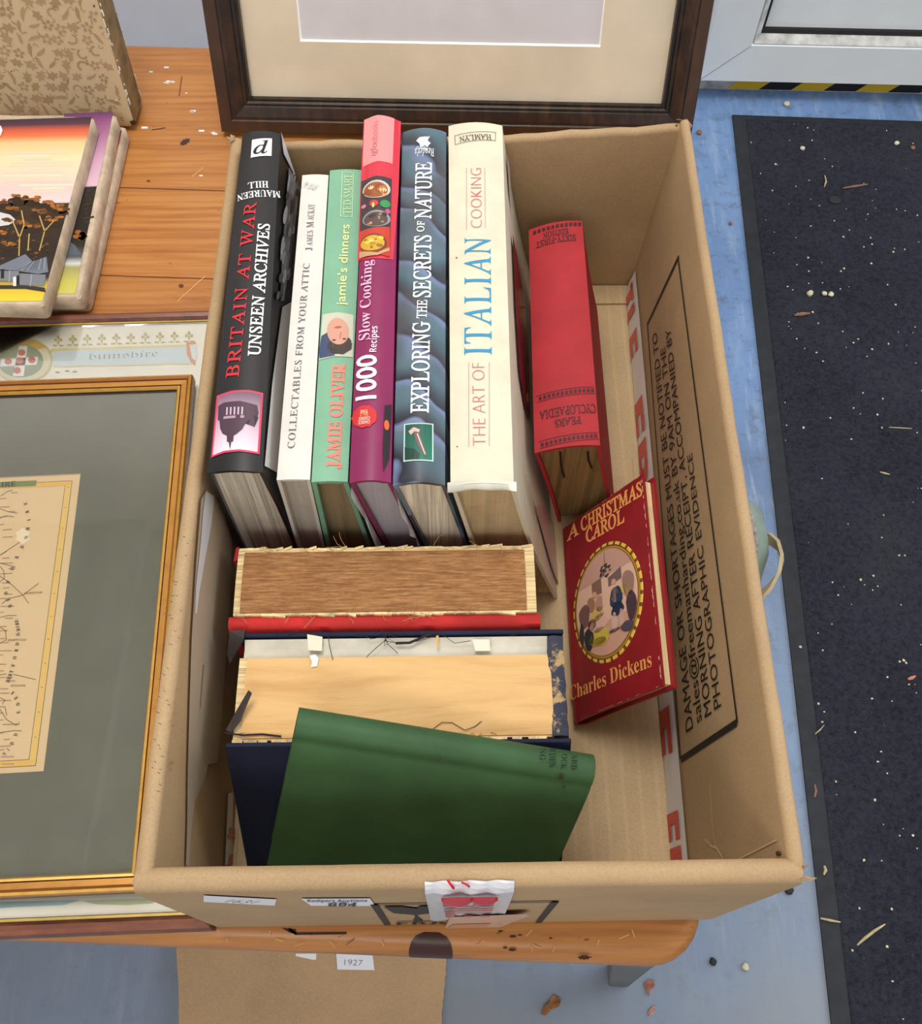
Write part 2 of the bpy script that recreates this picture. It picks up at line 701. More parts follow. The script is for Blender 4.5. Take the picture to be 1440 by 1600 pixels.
tag(build('hazard_tape', mb, M_INK), 'black and yellow hazard tape stuck along the threshold under the white door', 'tape')

# ------------------------------------------------------------------ dark entrance mat
MRY = math.radians(-3.24)
MATM = Matrix(((math.cos(MRY), -math.sin(MRY), 0, 0.4507), (math.sin(MRY), math.cos(MRY), 0, 1.2228), (0, 0, 1, 0), (0, 0, 0, 1)))


def carpet():
    m, nt, b = new_mat('charcoal_ribbed_carpet')
    v = coords(nt)
    f = noise(nt, v, 5, 5, 0.6)
    col = ramp(nt, f, [(0.3, (32, 33, 42)), (0.55, (41, 43, 53)), (0.8, (54, 53, 58))])
    g = noise(nt, v, 190, 5, 0.75)
    col = mixc(nt, ramp(nt, g, [(0.42, (0, 0, 0, 1)), (0.75, (0.6, 0.6, 0.6, 1))]), col, (68, 68, 76))
    col = mixc(nt, ramp(nt, g, [(0.30, (0.7, 0.7, 0.7, 1)), (0.45, (0, 0, 0, 1))]), col, (22, 22, 28))
    s = node(nt, 'ShaderNodeTexVoronoi')
    s.inputs['Scale'].default_value = 120
    nt.links.new(v, s.inputs['Vector'])
    col = mixc(nt, ramp(nt, s.outputs['Distance'], [(0.03, (0.35, 0.35, 0.35, 1)), (0.07, (0, 0, 0, 1))]), col, (150, 145, 138))
    nt.links.new(col, b.inputs['Base Color'])
    b.inputs['Roughness'].default_value = 0.95
    b.inputs['Specular IOR Level'].default_value = 0.15
    bump(nt, b, g, 0.7, 0.004)
    return m


mat_thing = thing('entrance_mat', 'large charcoal carpet mat on the blue floor in front of the white door', 'mat', MATM @ Vector((0, 0, 0)))
mb = MB()
mb.box((0.0185, -2.2, 0.001), (1.5, -0.013, 0.0078), M=MATM)
build('carpet_pile', mb, carpet(), mat_thing, bevel=0.002)
mb = MB()
P = [(0, 0.0005), (0.0, 0.0035), (0.011, 0.0052), (0.020, 0.0070), (0.021, 0.0005)]
rings = []
for ins, z in P:
    jit = 0
    rings.append([MATM @ Vector((ins, -2.2 + ins, z)), MATM @ Vector((1.5 - ins, -2.2 + ins, z)), MATM @ Vector((1.5 - ins, -ins * .7, z)), MATM @ Vector((ins, -ins * .7, z))])
mb.loft(rings, True, False)
build('rubber_edging', mb, mat('grey_rubber', (38, 41, 46), 0.7, 0.2, 50, 0.3, 200), mat_thing)

# ------------------------------------------------------------------ pine table
TRY = math.radians(-3.0)
TZ = 0.42
TM = Matrix(((math.cos(TRY), -math.sin(TRY), 0, 0.163), (math.sin(TRY), math.cos(TRY), 0, -0.0345), (0, 0, 1, 0), (0, 0, 0, 1)))  # origin: front right corner
TW, TD, TT = 1.25, 0.885, 0.028
table = thing('pine_table', 'low varnished pine table with rounded corners carrying the box of books', 'table', TM @ Vector((-TW / 2, TD / 2, 0)))


def round_rect(x0, y0, x1, y1, r, n=7):
    pts = []
    for cx, cy, a0 in ((x1 - r, y0 + r, -90), (x1 - r, y1 - r, 0), (x0 + r, y1 - r, 90), (x0 + r, y0 + r, 180)):
        for k in range(n):
            a = math.radians(a0 + 90 * k / (n - 1))
            pts.append((cx + r * math.cos(a), cy + r * math.sin(a)))
    return pts


mb = MB()
rings = []
for ins, z in ((0.008, TZ - TT), (0.002, TZ - TT + 0.004), (0.0, TZ - TT + 0.011), (0.001, TZ - 0.011), (0.004, TZ - 0.004), (0.0085, TZ - 0.0008), (0.013, TZ)):
    rings.append([TM @ Vector((x, y, z)) for x, y in round_rect(-TW + ins, ins, -ins, TD - ins, 0.038)])
mb.loft(rings, True, True)
ttop = build('table_top', mb, M_PINE, table, 40)
# plank joints, knots and scratches in the board
mb = MB()
ts = flat(TZ)
for yy in (292, 430):
    a, b2 = ts.pt(150, yy), ts.pt(345, yy + 2)
    d = (TM.to_3x3() @ Vector((1, 0, 0)))
    a = a - d * 0.55
    b2 = a + d * 0.98
    s = Vector((0, 1, 0)) * 0.0005
    mb.add([a - s + Vector((0, 0, .0002)), b2 - s + Vector((0, 0, .0002)), b2 + s + Vector((0, 0, .0002)), a + s + Vector((0, 0, .0002))], [(0, 1, 2, 3)], (84, 42, 16))
pell(mb, ts, (289, 222), 8, 4, (62, 38, 36), rot=-0.5, wob=.25)
pell(mb, ts, (283, 447), 4, 3, (90, 52, 28))
pell(mb, ts, (232, 283), 3, 1.5, (96, 50, 22))
pline(mb, ts, [(238, 203), (258, 200)], .0012, (80, 44, 22))
pline(mb, ts, [(284, 120), (280, 150)], .0012, (120, 66, 30))
pline(mb, ts, [(278, 470), (320, 432)], .0007, (226, 176, 116))
pline(mb, ts, [(300, 276), (318, 262)], .0006, (226, 176, 116))
for a in ((1450, 440, 470, 1452), ):
    pass
pline(mb, ts, [(452, 1452), (462, 1459), (540, 1458)], .0016, (64, 34, 20))
ppoly(mb, ts, [(440, 1450), (462, 1452), (463, 1460), (452, 1457)], (58, 32, 22))
sr = random.Random(19)
for k in range(20):
    x, y = sr.uniform(350, 1060), sr.uniform(1452, 1486)
    if 610 < x < 725:
        continue
    pline(mb, ts, [(x, y), (x + sr.uniform(-16, 16), y + sr.uniform(3, 12))], .0006, sr.choice([(232, 184, 122), (222, 170, 108), (150, 92, 46)]))
for (x, y, r) in ((782, 1455, 2.5), (801, 1463, 3.5), (812, 1461, 2.2), (789, 1481, 2.5), (800, 1484, 4), (860, 1466, 2), (912, 1496, 6)):
    pell(mb, ts, (x, y), r * 1.6, r * .6, (70, 38, 22), wob=.3)
for piece in islands(mb):
    build('surface_mark', piece, M_INK, ttop)
# the big dark knot wraps over the rounded front edge
mb = MB()
kc = ts.pt(673, 1476)
kl = TM.inverted() @ kc
for k in range(6):
    pass
prof = [(0.0150, TZ), (0.0125, TZ), (0.0085, TZ - 0.0008), (0.004, TZ - 0.004), (0.001, TZ - 0.011), (0.0, TZ - TT + 0.011), (0.0005, TZ - TT + 0.008)]
rings = []
for j, (ins, z) in enumerate(prof):
    hw = 0.0150 * [0.34, 0.70, 0.90, 0.99, 1.0, 0.97, 0.92][j]
    nrm = [Vector((0, 0, 1)), Vector((0, -.1, 1)), Vector((0, -.5, 1)), Vector((0, -1, .7)), Vector((0, -1, .1)), Vector((0, -1, 0)), Vector((0, -1, 0))][j].normalized() * 0.0003
    rings.append([TM @ (Vector((kl.x + hw * (2 * i / 8 - 1), ins, z)) + nrm) for i in range(9)])
mb.loft(rings, False, False, (62, 28, 22))
build('dark_knot', mb, ink('knot_wood', 0.4), ttop, 60)
M_LEG = mat('grey_painted_metal', (96, 98, 98), 0.5)
for (tx, ty, bx, by) in ((-0.045, 0.016, -0.0, 0.012), (-0.045, TD - 0.05, 0.0, TD - 0.03), (-TW + 0.05, 0.016, -TW + 0.01, 0.012), (-TW + 0.05, TD - 0.05, -TW + 0.01, TD - 0.03)):
    mb = MB()
    h = 0.0125
    lo = [TM @ Vector((bx + sx * .0105, by + sy * .0105, 0.0)) for sx, sy in ((-1, -1), (1, -1), (1, 1), (-1, 1))]
    hi = [TM @ Vector((tx + sx * .016, ty + sy * .014, TZ - TT + .001)) for sx, sy in ((-1, -1), (1, -1), (1, 1), (-1, 1))]
    mb.hexa(lo + hi)
    build('leg', mb, M_LEG, table, bevel=0.002)

# ------------------------------------------------------------------ flattened carton on the floor under the table
fl = flat(0.012)
sheet = thing('flattened_carton', 'flattened brown cardboard carton on the floor poking out under the pine table', 'cardboard', (-0.16, 0.1, 0.0))
mb = MB()
A = [fl.pt(275, 1485), fl.pt(279, 1540), fl.pt(285, 1600), fl.pt(690, 1600), fl.pt(694, 1550), fl.pt(698, 1500)]
left = [A[0] + Vector((-.004, .22, 0)), A[0], A[1], A[2] + Vector((.002, -.05, 0))]
right = [A[5] + Vector((.002, .22, 0))]
for i in range(1, 14):
    t = i / 14
    p = A[5].lerp(A[3], t)
    right.append(p + Vector((random.uniform(-.0012, .0012), 0, 0)))
right.append(A[3] + Vector((-.003, -.05, 0)))
out = left + list(reversed(right))
mb.loft([[Vector((p.x, p.y, 0.0)) for p in out], [Vector((p.x, p.y, 0.012)) for p in out]], True, True)
csheet = build('card_sheet', mb, card('carton_brown', (184, 152, 114), 0.06), sheet)
mb = MB()
ppoly(mb, fl, [(525, 1490), (582, 1493), (585, 1516), (527, 1515)], (236, 237, 244), .0004)
ptext(mb, '1927', 'ss', fl, (538, 1508), (566, 1509), (537, 1499), (120, 122, 130), h=.0007, weight=-.015)
build('paper_label', mb, M_INK, csheet)
mb = MB()
ppoly(mb, fl, [(462, 1490), (494, 1490), (494, 1499), (490, 1500), (462, 1494)], (240, 240, 238), .0004)
build('paper_label', mb, M_INK, csheet)

# ------------------------------------------------------------------ the cardboard box
BZ0, BZ1 = 0.4206, 0.620
box = thing('cardboard_box', 'open brown cardboard box of old books standing on the pine table', 'box', (0, 0.27, BZ0))


def wall_strip(a_in, a_out, b_in, b_out, zb, zt_a, zt_b, name, wob=0.0012, dip=0.0, seg=28, bulge=0.0):
    """a wall between end A and end B; in/out = (x,y bottom, x,y top) of the inner and outer skin; rounded folded top"""
    mb = MB()
    rings = []
    for k in range(seg + 1):
        t = k / seg
        L = lambda p, q: Vector((p[0] + (q[0] - p[0]) * t, p[1] + (q[1] - p[1]) * t))
        ib, it = L(a_in[0], b_in[0]), L(a_in[1], b_in[1])
        ob, ot = L(a_out[0], b_out[0]), L(a_out[1], b_out[1])
        zt = zt_a + (zt_b - zt_a) * t + wob * math.sin(t * 23 + zt_a * 100) * 0.5 + wob * 0.5 * math.sin(t * 61) - dip * math.sin(PI * t)
        bl = bulge * math.sin(PI * t)
        nx = (it - ot).normalized()
        rr = (it - ot).length / 2
        ring = [Vector((ib.x, ib.y, zb))]
        mid = (ib + it) / 2 + nx * bl
        ring.append(Vector((mid.x, mid.y, (zb + zt) / 2)))
        rise = min(rr, 0.006)
        c = (it + ot) / 2
        for j in range(7):
            a = PI * j / 6
            q = c + nx * rr * math.cos(a)
            ring.append(Vector((q.x, q.y, zt - rise + rise * math.sin(a))))
        mid = (ob + ot) / 2
        ring.append(Vector((mid.x, mid.y, (zb + zt) / 2)))
        ring.append(Vector((ob.x, ob.y, zb)))
        rings.append(ring)
    mb.loft(rings, True, True)
    return build(name, mb, M_CARD, box, 40)


XL0, XL1 = -0.1715, -0.1615
FY0, FY1 = -0.0045, 0.0085
BY0, BY1 = 0.538, 0.546
# front, back, left, right
wall_front = wall_strip([(-0.168, FY1 - .011), (-0.170, FY1)], [(-0.168, FY0), (-0.170, FY0)], [(0.168, FY1 - .011), (0.172, FY1)], [(0.168, FY0), (0.172, FY0)], BZ0, 0.6205, 0.619, 'front_wall', 0.0008)
wall_strip([(-0.166, BY0), (-0.166, BY0)], [(-0.166, BY1), (-0.166, BY1)], [(0.168, BY0), (0.1735, BY0)], [(0.168, BY1), (0.1735, BY1)], BZ0, 0.594, 0.610, 'back_wall', 0.0012, 0.004)
wall_left = wall_strip([(XL1, 0.004), (XL1, 0.004)], [(XL0 + .003, 0.004), (XL0, 0.004)], [(XL1, 0.542), (XL1 - .001, 0.542)], [(XL0 + .002, 0.542), (XL0, 0.542)], BZ0, 0.620, 0.600, 'left_wall', 0.001)
wall_right = wall_strip([(0.1465, 0.004), (0.1655, 0.004)], [(0.168, 0.004), (0.1745, 0.004)], [(0.1600, 0.542), (0.1705, 0.542)], [(0.1715, 0.542), (0.1775, 0.542)], BZ0, 0.619, 0.615, 'right_wall', 0.001)
mb = MB()
mb.box((-0.166, 0.004, BZ0 + .0005), (0.164, 0.542, BZ0 + 0.0045))
build('bottom_panel', mb, M_CARDFLOOR, box)
f2 = flat(0.4275)
ys = f2.pt(970, 716).y
mb = MB()
mb.box((-0.158, 0.010, BZ0 + .0045), (0.146, ys, BZ0 + 0.0075))
build('bottom_flap', mb, M_CARDFLOOR, box, bevel=0.0008)
mb = MB()
yb = f2.pt(960, 474).y
mb.box((-0.158, yb, BZ0 + .0045), (0.158, 0.537, BZ0 + 0.0075))
build('bottom_flap', mb, M_CARDFLOOR, box, bevel=0.0008)
# inner print on the right wall: outlined block of text
def rwp(y, z, h=.0012):
    # point on the inner skin of the right wall
    t = (y - 0.004) / 0.538
    xb = 0.1465 + (0.160 - 0.1465) * t
    xt = 0.1655 + (0.1705 - 0.1655) * t
    u = (z - BZ0) / 0.194
    return Vector((xb + (xt - xb) * u - h, y, z))


class WallSurf(Plane):
    def pt(s, px, py):
        q = on_plane(px, py, s.p0, s.n)
        for k in range(8):
            q = on_plane(px, py, rwp(q.y, q.z, 0), s.n)
        return q


wa, wb_, wt = Vector((0.1465, 0.004, BZ0)), Vector((0.160, 0.542, BZ0)), Vector((0.1665, 0.273, 0.6145))
wn = (wb_ - wa).cross(wt - wa).normalized()
if wn.x > 0:
    wn = -wn
RW = WallSurf(wa, wn)
mb = MB()
BK = (34, 26, 22)
pline(mb, RW, [(1060, 402), (1153, 1128)], .0024, BK, .0006)
pline(mb, RW, [(1151, 1130), (1066, 1186)], .0044, BK, .0006)
pline(mb, RW, [(1064, 1184), (1012, 505)], .0024, BK, .0006)
pline(mb, RW, [(1012, 507), (1061, 401)], .0028, BK, .0006)
mc = MB()
for pts, w in (([(1110, 1225), (1116, 1300), (1119, 1322)], .0012), ([(1119, 1322), (1128, 1336), (1134, 1350)], .0022), ([(1104, 1312), (1112, 1322), (1119, 1324)], .0016), ([(1150, 1345), (1180, 1330), (1215, 1312)], .0010)):
    pline(mc, RW, pts, w, (202, 176, 134), .0006)
build('crease_marks', mc, M_INK, wall_right, snap=lambda w: rwp(w.y, w.z, .0007))
for s, a, b2, t in (('DAMAGE OR SHORTAGES MUST BE NOTIFIED TO', (1084, 1137), (1027, 518), (1073, 1145)),
                    ('sales@freemanharding.co.uk BY 9AM ON THE', (1098, 1126), (1040, 541), (1087, 1133)),
                    ('MORNING AFTER RECEIPT, ACCOMPANIED BY', (1113, 1115), (1048, 512), (1102, 1122)),
                    ('PHOTOGRAPHIC EVIDENCE', (1128, 1103), (1082, 707), (1117, 1110))):
    ptext(mb, s, 'ss', RW, a, b2, t, BK, h=.0006, t2=(b2[0] - 7.5, b2[1] + 5))
for piece in pieces(mb):
    build('printed_notice', piece, M_INK, wall_right, snap=lambda w: rwp(w.y, w.z, .0007))
# white and red parcel tape along the foot of the right wall
mb = MB()
tz0, tz1 = 0.4292, 0.4560


n = 40
ring0 = []
for k in range(n + 1):
    y = 0.018 + (0.512) * k / n
    ring0.append([rwp(y, tz0, .0042), rwp(y, (tz0 + tz1) / 2, .0030 + .0003 * math.sin(k * 1.3)), rwp(y, tz1, .0014)])
mb.loft(ring0, False, False, (206, 200, 198))
RED = (186, 30, 34)
for ya, yb in ((0.525, 0.452), (0.405, 0.104), (0.064, 0.014)):
    w = {0: 'ILE', 1: 'FRAGILE', 2: 'FR'}[[0.525, 0.405, 0.064].index(ya)]
    m0 = len(mb.v)
    letter(mb, w, 'ssb', rwp(ya, tz1 - .0400, .0030), rwp(yb, tz1 - .0400, .0030), rwp(ya, tz1 - .0085, .0030), RED, h=0, weight=.02)
    for q in mb.v[m0:]:
        q.z = max(q.z, tz0 + .0001)
        u = (q.z - tz0) / (tz1 - tz0)
        q.x = rwp(q.y, q.z, .0022 + .0028 * (1 - u)).x
build('parcel_tape', mb, M_GLOSSINK, wall_right)
mb = MB()
LW = Plane((XL1 + .0008, 0, 0), (1, 0, 0))
ppoly(mb, LW, [(355, 1240), (363, 1238), (368, 1352), (350, 1352)], (210, 206, 206), .0006)
for y0 in (1293, 1335):
    ppoly(mb, LW, [(358, y0), (366, y0 + 2), (366, y0 + 18), (354, y0 + 18)], RED, .0009)
build('parcel_tape', mb, M_GLOSSINK, wall_left, snap=lambda w: Vector((w.x, w.y, max(w.z, BZ0 + .008))))
# torn inner skin of the left wall
mb = MB()
outl = [(322, 765), (345, 790), (361, 845), (359, 930), (354, 1000), (348, 1080), (343, 1150), (338, 1192), (324, 1194), (317, 1222), (303, 1252), (297, 1300), (294, 1352), (289, 1352), (291, 1290), (292, 1200), (295, 1090), (298, 1000), (305, 880), (313, 780)]
ppoly(mb, LW, outl, (176, 158, 136), .0005)
ppoly(mb, LW, [(319, 768), (333, 775), (328, 820), (317, 880), (309, 925), (305, 960), (302, 958), (304, 915), (311, 850), (315, 800)], (208, 204, 204), .0009)
pline(mb, LW, [(316, 1040), (311, 1105)], .0016, (150, 116, 76), .0008)
rr = random.Random(3)
for k in range(46):
    y = rr.uniform(830, 1250)
    x = 245 + (1250 - y) * .085 + rr.uniform(-16, 16)
    pline(mb, LW, [(x, y), (x + rr.uniform(2, 6), y + rr.uniform(1, 3))], .0004, (150, 122, 84), .0004)
build('torn_paper_skin', mb, M_INK, wall_left, snap=lambda w: Vector((w.x, w.y, max(w.z, BZ0 + .008))))
# front face: parcel tape, labels and the fragile mark
FP = Plane((0, FY0 - .0003, 0), (0, -1, 0))
mb = MB()
ppoly(mb, FP, [(318, 1398), (432, 1404), (429, 1414), (318, 1408)], (222, 222, 230), .0004)
letter(mb, '1631', 'ss', FP.pt(350, 1408), FP.pt(391, 1410), FP.pt(350, 1403), (90, 90, 104), h=.0008, weight=-.02)
build('paper_label', mb, M_INK, wall_front)
mb = MB()
ppoly(mb, FP, [(470, 1403), (578, 1402.5), (586, 1414.5), (486, 1414)], (222, 224, 232), .0004)
ptext(mb, 'Rodgers Auctions', 'ssb', FP, (480, 1407.4), (573, 1407.2), (479, 1404), (96, 98, 112), h=.0008)
ptext(mb, 'Lot No', 'ss', FP, (512, 1409.6), (545, 1409.6), (511, 1407.6), (110, 110, 122), h=.0008)
ptext(mb, '694', 'ssb', FP, (512, 1414), (556, 1414), (508, 1408.8), (54, 54, 66), h=.0009)
build('paper_label', mb, M_INK, wall_front)
mb = MB()
DK = (46, 40, 36)
zt_, zb_ = 0.556, 0.4235
fx0, fx1 = -0.0545, 0.0520
fy = FY0 - .0008


def frect(x0, z0, x1, z1, c=DK, h=0):
    mb.add([(x0, fy - h, z0), (x1, fy - h, z0), (x1, fy - h, z1), (x0, fy - h, z1)], [(0, 1, 2, 3)], c)


frect(fx0, zb_, fx0 + .0042, zt_)
frect(fx1 - .0042, zb_, fx1, zt_)
frect(fx0, zt_ - .004, fx1, zt_)
# broken glass mark
gx = -0.031
mb.add([Vector((gx + x * .5, fy, 0.443 + z)) for x, z in ((-.006, .004), (.006, .004), (.006, .012), (.002, .03), (.002, .05), (.026, .062), (.034, .1), (.008, .1), (.004, .088), (-.006, .094), (-.012, .1), (-.034, .1), (-.026, .062), (-.002, .05), (-.002, .03), (-.006, .012))], [tuple(range(16))], DK)
mb.add([Vector((gx + x, fy, 0.443 + z)) for x, z in ((-.014, 0), (.014, 0), (.014, .004), (-.014, .004))], [(0, 1, 2, 3)], DK)
letter(mb, 'FRAGILE', 'ssb', Vector((-0.046, fy + .0004, 0.4245)), Vector((0.030, fy + .0004, 0.4245)), Vector((-0.046, fy + .0004, 0.438)), DK)
build('fragile_mark', mb, M_INK, wall_front)
mb = MB()
# tape strip folded from the rim down the front face
TX0, TX1 = -0.0222, 0.0235
prof = [(FY0 + .0042, 0.6200), (FY0 + .0030, 0.6192), (FY0 + .0008, 0.6165), (FY0 - .0010, 0.6125), (FY0 - .0014, 0.58), (FY0 - .0012, 0.53), (FY0 - .0014, 0.470)]
rings = []
for j, (yy, zz) in enumerate(prof):
    rings.append([Vector((TX0 + (TX1 - TX0) * i / 10, yy - .0008 - .0004 * math.sin(i * 2.1 + j), zz )) for i in range(11)])
mb.loft(rings, False, False, (214, 214, 220))
fyy = FY0 - .0030
mb.add([(-0.0135, fyy, 0.4225), (0.024, fyy, 0.4225), (0.038, fyy, 0.497), (0.036, fyy, 0.512), (-0.010, fyy, 0.500)], [(0, 1, 2, 3, 4)], (206, 176, 160))
mb.add([(-0.0125, fyy - .0003, 0.424), (0.014, fyy - .0003, 0.424), (0.017, fyy - .0003, 0.455), (-0.008, fyy - .0003, 0.452)], [(0, 1, 2, 3)], (206, 144, 116))
for (x0, x1, z0, z1) in ((-.0135, .0005, .565, .590), (.003, .0145, .568, .590), (-.013, .0150, .551, .557), (-.013, .0150, .536, .546), (-.0125, -.007, .518, .532), (-.006, .0150, .526, .532), (-.0125, -.007, .503, .516), (-.001, .004, .502, .512), (.009, .0145, .502, .512)):
    mb.add([(x0, FY0 - .0034, z0), (x1, FY0 - .0034, z0), (x1, FY0 - .0034, z1), (x0, FY0 - .0034, z1)], [(0, 1, 2, 3)], (176, 92, 104))
# lifted red loops of the tape's lettering at the fold
for cx, w, pk in ((-0.0055, 0.0085, .0055), (0.0085, 0.0070, .0045)):
    r1, r2 = [], []
    for i in range(11):
        t = i / 10
        x = cx - w + 2 * w * t
        r1.append(Vector((x, FY0 - .0046 - pk * .5 * math.sin(PI * t), 0.603)))
        r2.append(Vector((x, FY0 - .0030 - pk * .2 * math.sin(PI * t), 0.605 + pk * 2.3 * math.sin(PI * t))))
    mb.loft([r1, r2], False, False, (190, 16, 34))
build('parcel_tape', mb, M_GLOSSINK, wall_front)
mb = MB()
mb.tube([(-0.0105, -.001, .6245), (-0.009, -.003, .6235), (-0.0075, -.0045, .619)], .0007, 5)
mb.tube([(-0.0035, -.002, .6225), (-0.0015, -.0028, .622), (0.0005, -.0038, .619)], .0006, 5)
M_RED = mat('red_film', (200, 26, 30), 0.4)
for piece in islands(mb):
    build('red_tape_shred', piece, M_RED, box)
# frayed corners of the rim
rr = random.Random(5)
for (cx, cy, cz, nm) in ((0.1720, 0.001, 0.617, 3), (-0.1690, 0.003, 0.6185, 4), (0.1735, 0.541, 0.612, 4), (-0.1680, 0.541, 0.598, 5)):
    mb = MB()
    for k in range(nm):
        a = Vector((cx + rr.uniform(-.004, .004), cy + rr.uniform(-.004, .004), cz + rr.uniform(-.004, .001)))
        ux = Vector((rr.uniform(-1, 1), rr.uniform(-1, 1), rr.uniform(-.3, .8))).normalized()
        vx = Vector((rr.uniform(-1, 1), rr.uniform(-1, 1), rr.uniform(-.6, .4))).normalized()
        s = rr.uniform(.002, .0042)
        mb.hexa([a - ux * s - vx * s * .5, a + ux * s - vx * s * .3, a + ux * s * .8 + vx * s * .6, a - ux * s * .7 + vx * s * .5,
                 a - ux * s - vx * s * .5 + Vector((0, 0, .0008)), a + ux * s - vx * s * .3 + Vector((0, 0, .0008)), a + ux * s * .8 + vx * s * .6 + Vector((0, 0, .0008)), a - ux * s * .7 + vx * s * .5 + Vector((0, 0, .0008))])
    build('frayed_corner', mb, M_CARDRAW, box)
mb = MB()
mb.tube([rwp(.541, .610, .002), rwp(.54, .57, .002), rwp(.54, .52, .002), rwp(.54, .44, .002)], .0018, 5, taper=lambda t: .5 + .8 * abs(math.sin(t * 7)))
mb.tube([rwp(.012, .606, .001), rwp(.0105, .612, .001) + Vector((.004, 0, 0))], .0012, 5)
M_SEAM = mat('dark_torn_card', (94, 70, 44), 0.9, .4, 120)
for piece in islands(mb):
    build('torn_seam', piece, M_SEAM, box)

# ------------------------------------------------------------------ books
FZ = BZ0 + 0.0080


class Book:
    """a book standing on its fore edge, spine up; x profile at tail (y0) and head (y1)"""
    def __init__(s, name, label, y0, y1, tail, head, zt, bulge, cover, page, bt=0.0022, zbl=None, zbr=None, ztr=None, group='books standing spine up at the back of the box', inset=0.003, loc=None, bow=0.0, jacket=None, bow_r=None):
        s.y0, s.y1, s.tail, s.head, s.bulge = y0, y1, tail, head, bulge
        s.ztl = zt
        s.ztr = zt if ztr is None else ztr
        s.zbl = FZ if zbl is None else zbl
        s.zbr = FZ if zbr is None else zbr
        s.bt = bt
        s.bow = bow
        s.bow_r = bow if bow_r is None else bow_r
        s.t = thing(name, label, 'book', ((tail[2] + tail[3]) / 2, (y0 + y1) / 2, min(s.zbl, s.zbr)), group)
        mb = MB()
        rings = [s.ring(y0), s.ring((y0 * 2 + y1) / 3), s.ring((y0 + y1 * 2) / 3), s.ring(y1)]
        mb.loft(rings, True, True)
        s.cover = build('cover', mb, cover, s.t, 35)
        mb = MB()
        rings = []
        for y in (y0 + inset, y1 - inset):
            r = s.path(y, bt * 1.02)
            lift = Vector((0, 0, 0.002))
            r[0] = r[0] + lift
            r[-1] = r[-1] + lift
            rings.append(r)
        mb.loft(rings, True, True)
        build('page_block', mb, page, s.t, 30)
        s.surf = Plane((0, 0, (s.ztl + s.ztr) / 2 + bulge * 0.7), (0, 0, 1))

    def xs(s, y):
        t = (y - s.y0) / (s.y1 - s.y0)
        return [a + (b - a) * t for a, b in zip(s.tail, s.head)]

    def path(s, y, ins):
        xl, xr, bl, br = s.xs(y)
        pts = []
        for k in range(5):
            t = k / 4
            pts.append(Vector((bl + (xl - bl) * t - s.bow * math.sin(PI * t) + ins, y, s.zbl + (s.ztl - s.zbl) * t - (ins if k == 4 else 0) * 0.3)))
        for k in range(1, 8):
            t = k / 8
            pts.append(Vector((xl + ins + (xr - xl - 2 * ins) * t, y, s.ztl + (s.ztr - s.ztl) * t + s.bulge * (1 - (2 * t - 1) ** 2) - ins)))
        for k in range(5):
            t = 1 - k / 4
            pts.append(Vector((br + (xr - br) * t + s.bow_r * math.sin(PI * t) - ins, y, s.zbr + (s.ztr - s.zbr) * t - (ins if k == 0 else 0) * 0.3)))
        return pts

    def ring(s, y):
        return s.path(y, 0) + list(reversed(s.path(y, s.bt)))

    def zf(s, x, y):
        xl, xr, bl, br = s.xs(y)
        t = min(1, max(0, (x - xl) / (xr - xl)))
        return s.ztl + (s.ztr - s.ztl) * t + s.bulge * (1 - (2 * t - 1) ** 2)

    def decal(s, name, fn, m=None, label=None, h=.0005):
        """prints on the spine: fn draws on the flat plane, the mesh is then laid over the curved spine"""
        global DRAPE_Z
        mb = MB()
        fn(mb, s.surf)
        DRAPE_Z = s.surf.p0.z
        for piece in pieces(mb):
            o = build(name, piece, m or M_INK, s.cover, drape=(s.zf, h, 0.003))
            if label:
                o['label'] = label
        return o

    def side_x(s, w):
        """x of the right cover at height z"""
        xl, xr, bl, br = s.xs(w.y)
        t = min(1, max(0, (w.z - s.zbr) / (s.ztr - s.zbr)))
        return br + (xr - br) * t + s.bow_r * math.sin(PI * t)

    def side(s, which):
        y = (s.y0 + s.y1) / 2
        xl, xr, bl, br = s.xs(y)
        if which == 'r':
            a, b, c = Vector((xr, y, s.ztr)), Vector((br, y, s.zbr)), Vector((s.xs(s.y1)[1], s.y1, s.ztr))
            n = (b - a).cross(c - a).normalized()
            if n.x < 0:
                n = -n
        return Plane(a, n)


WHT = (236, 234, 232)
# --- black spined history book
b1 = Book('hardback_book', 'thick black-spined book with red and white lettering, against the left wall of the box', 0.2395, 0.527,
          (-0.1563, -0.1222, -0.1530, -0.1176), (-0.1577, -0.1297, -0.1560, -0.1166), 0.617, 0.003,
          mat('black_jacket', (26, 26, 28), 0.25, 0.1, spec=0.5), pages('book_pages_grey', (196, 188, 172), 'X', 1.6, 0.36), bow_r=0.0034, bow=0.001)


def art(mb, S):
    ptext(mb, 'BRITAIN AT WAR', 'si', S, (373, 591), (401, 318), (353, 590), (196, 40, 48), h=0, weight=.012, spacing=1.15)
    ptext(mb, 'UNSEEN ARCHIVES', 'si', S, (406, 557), (421, 350), (388, 557), (238, 238, 240), h=0, weight=.02)
    ptext(mb, 'MAUREEN', 'sb', S, (437, 296), (370, 303), (438, 306), (236, 236, 238), h=0, weight=0.0)
    ptext(mb, 'HILL', 'sb', S, (419, 284), (387, 287), (419, 294), (236, 236, 238), h=0, weight=0.0)
    mb.cuts.append(len(mb.f))
    ppoly(mb, S, [(394, 220), (425, 217), (424, 244), (392, 248)], (240, 240, 240), 0)


b1.decal('spine_lettering', art)


def art(mb, S):
    vs = [(0, 0)]
    ptext(mb, 'd', 'sit', S, (396, 243), (420, 241), (397, 224), (20, 20, 22), h=0, cap=.68, weight=.01)


b1.decal('publisher_mark', art, h=.0008)


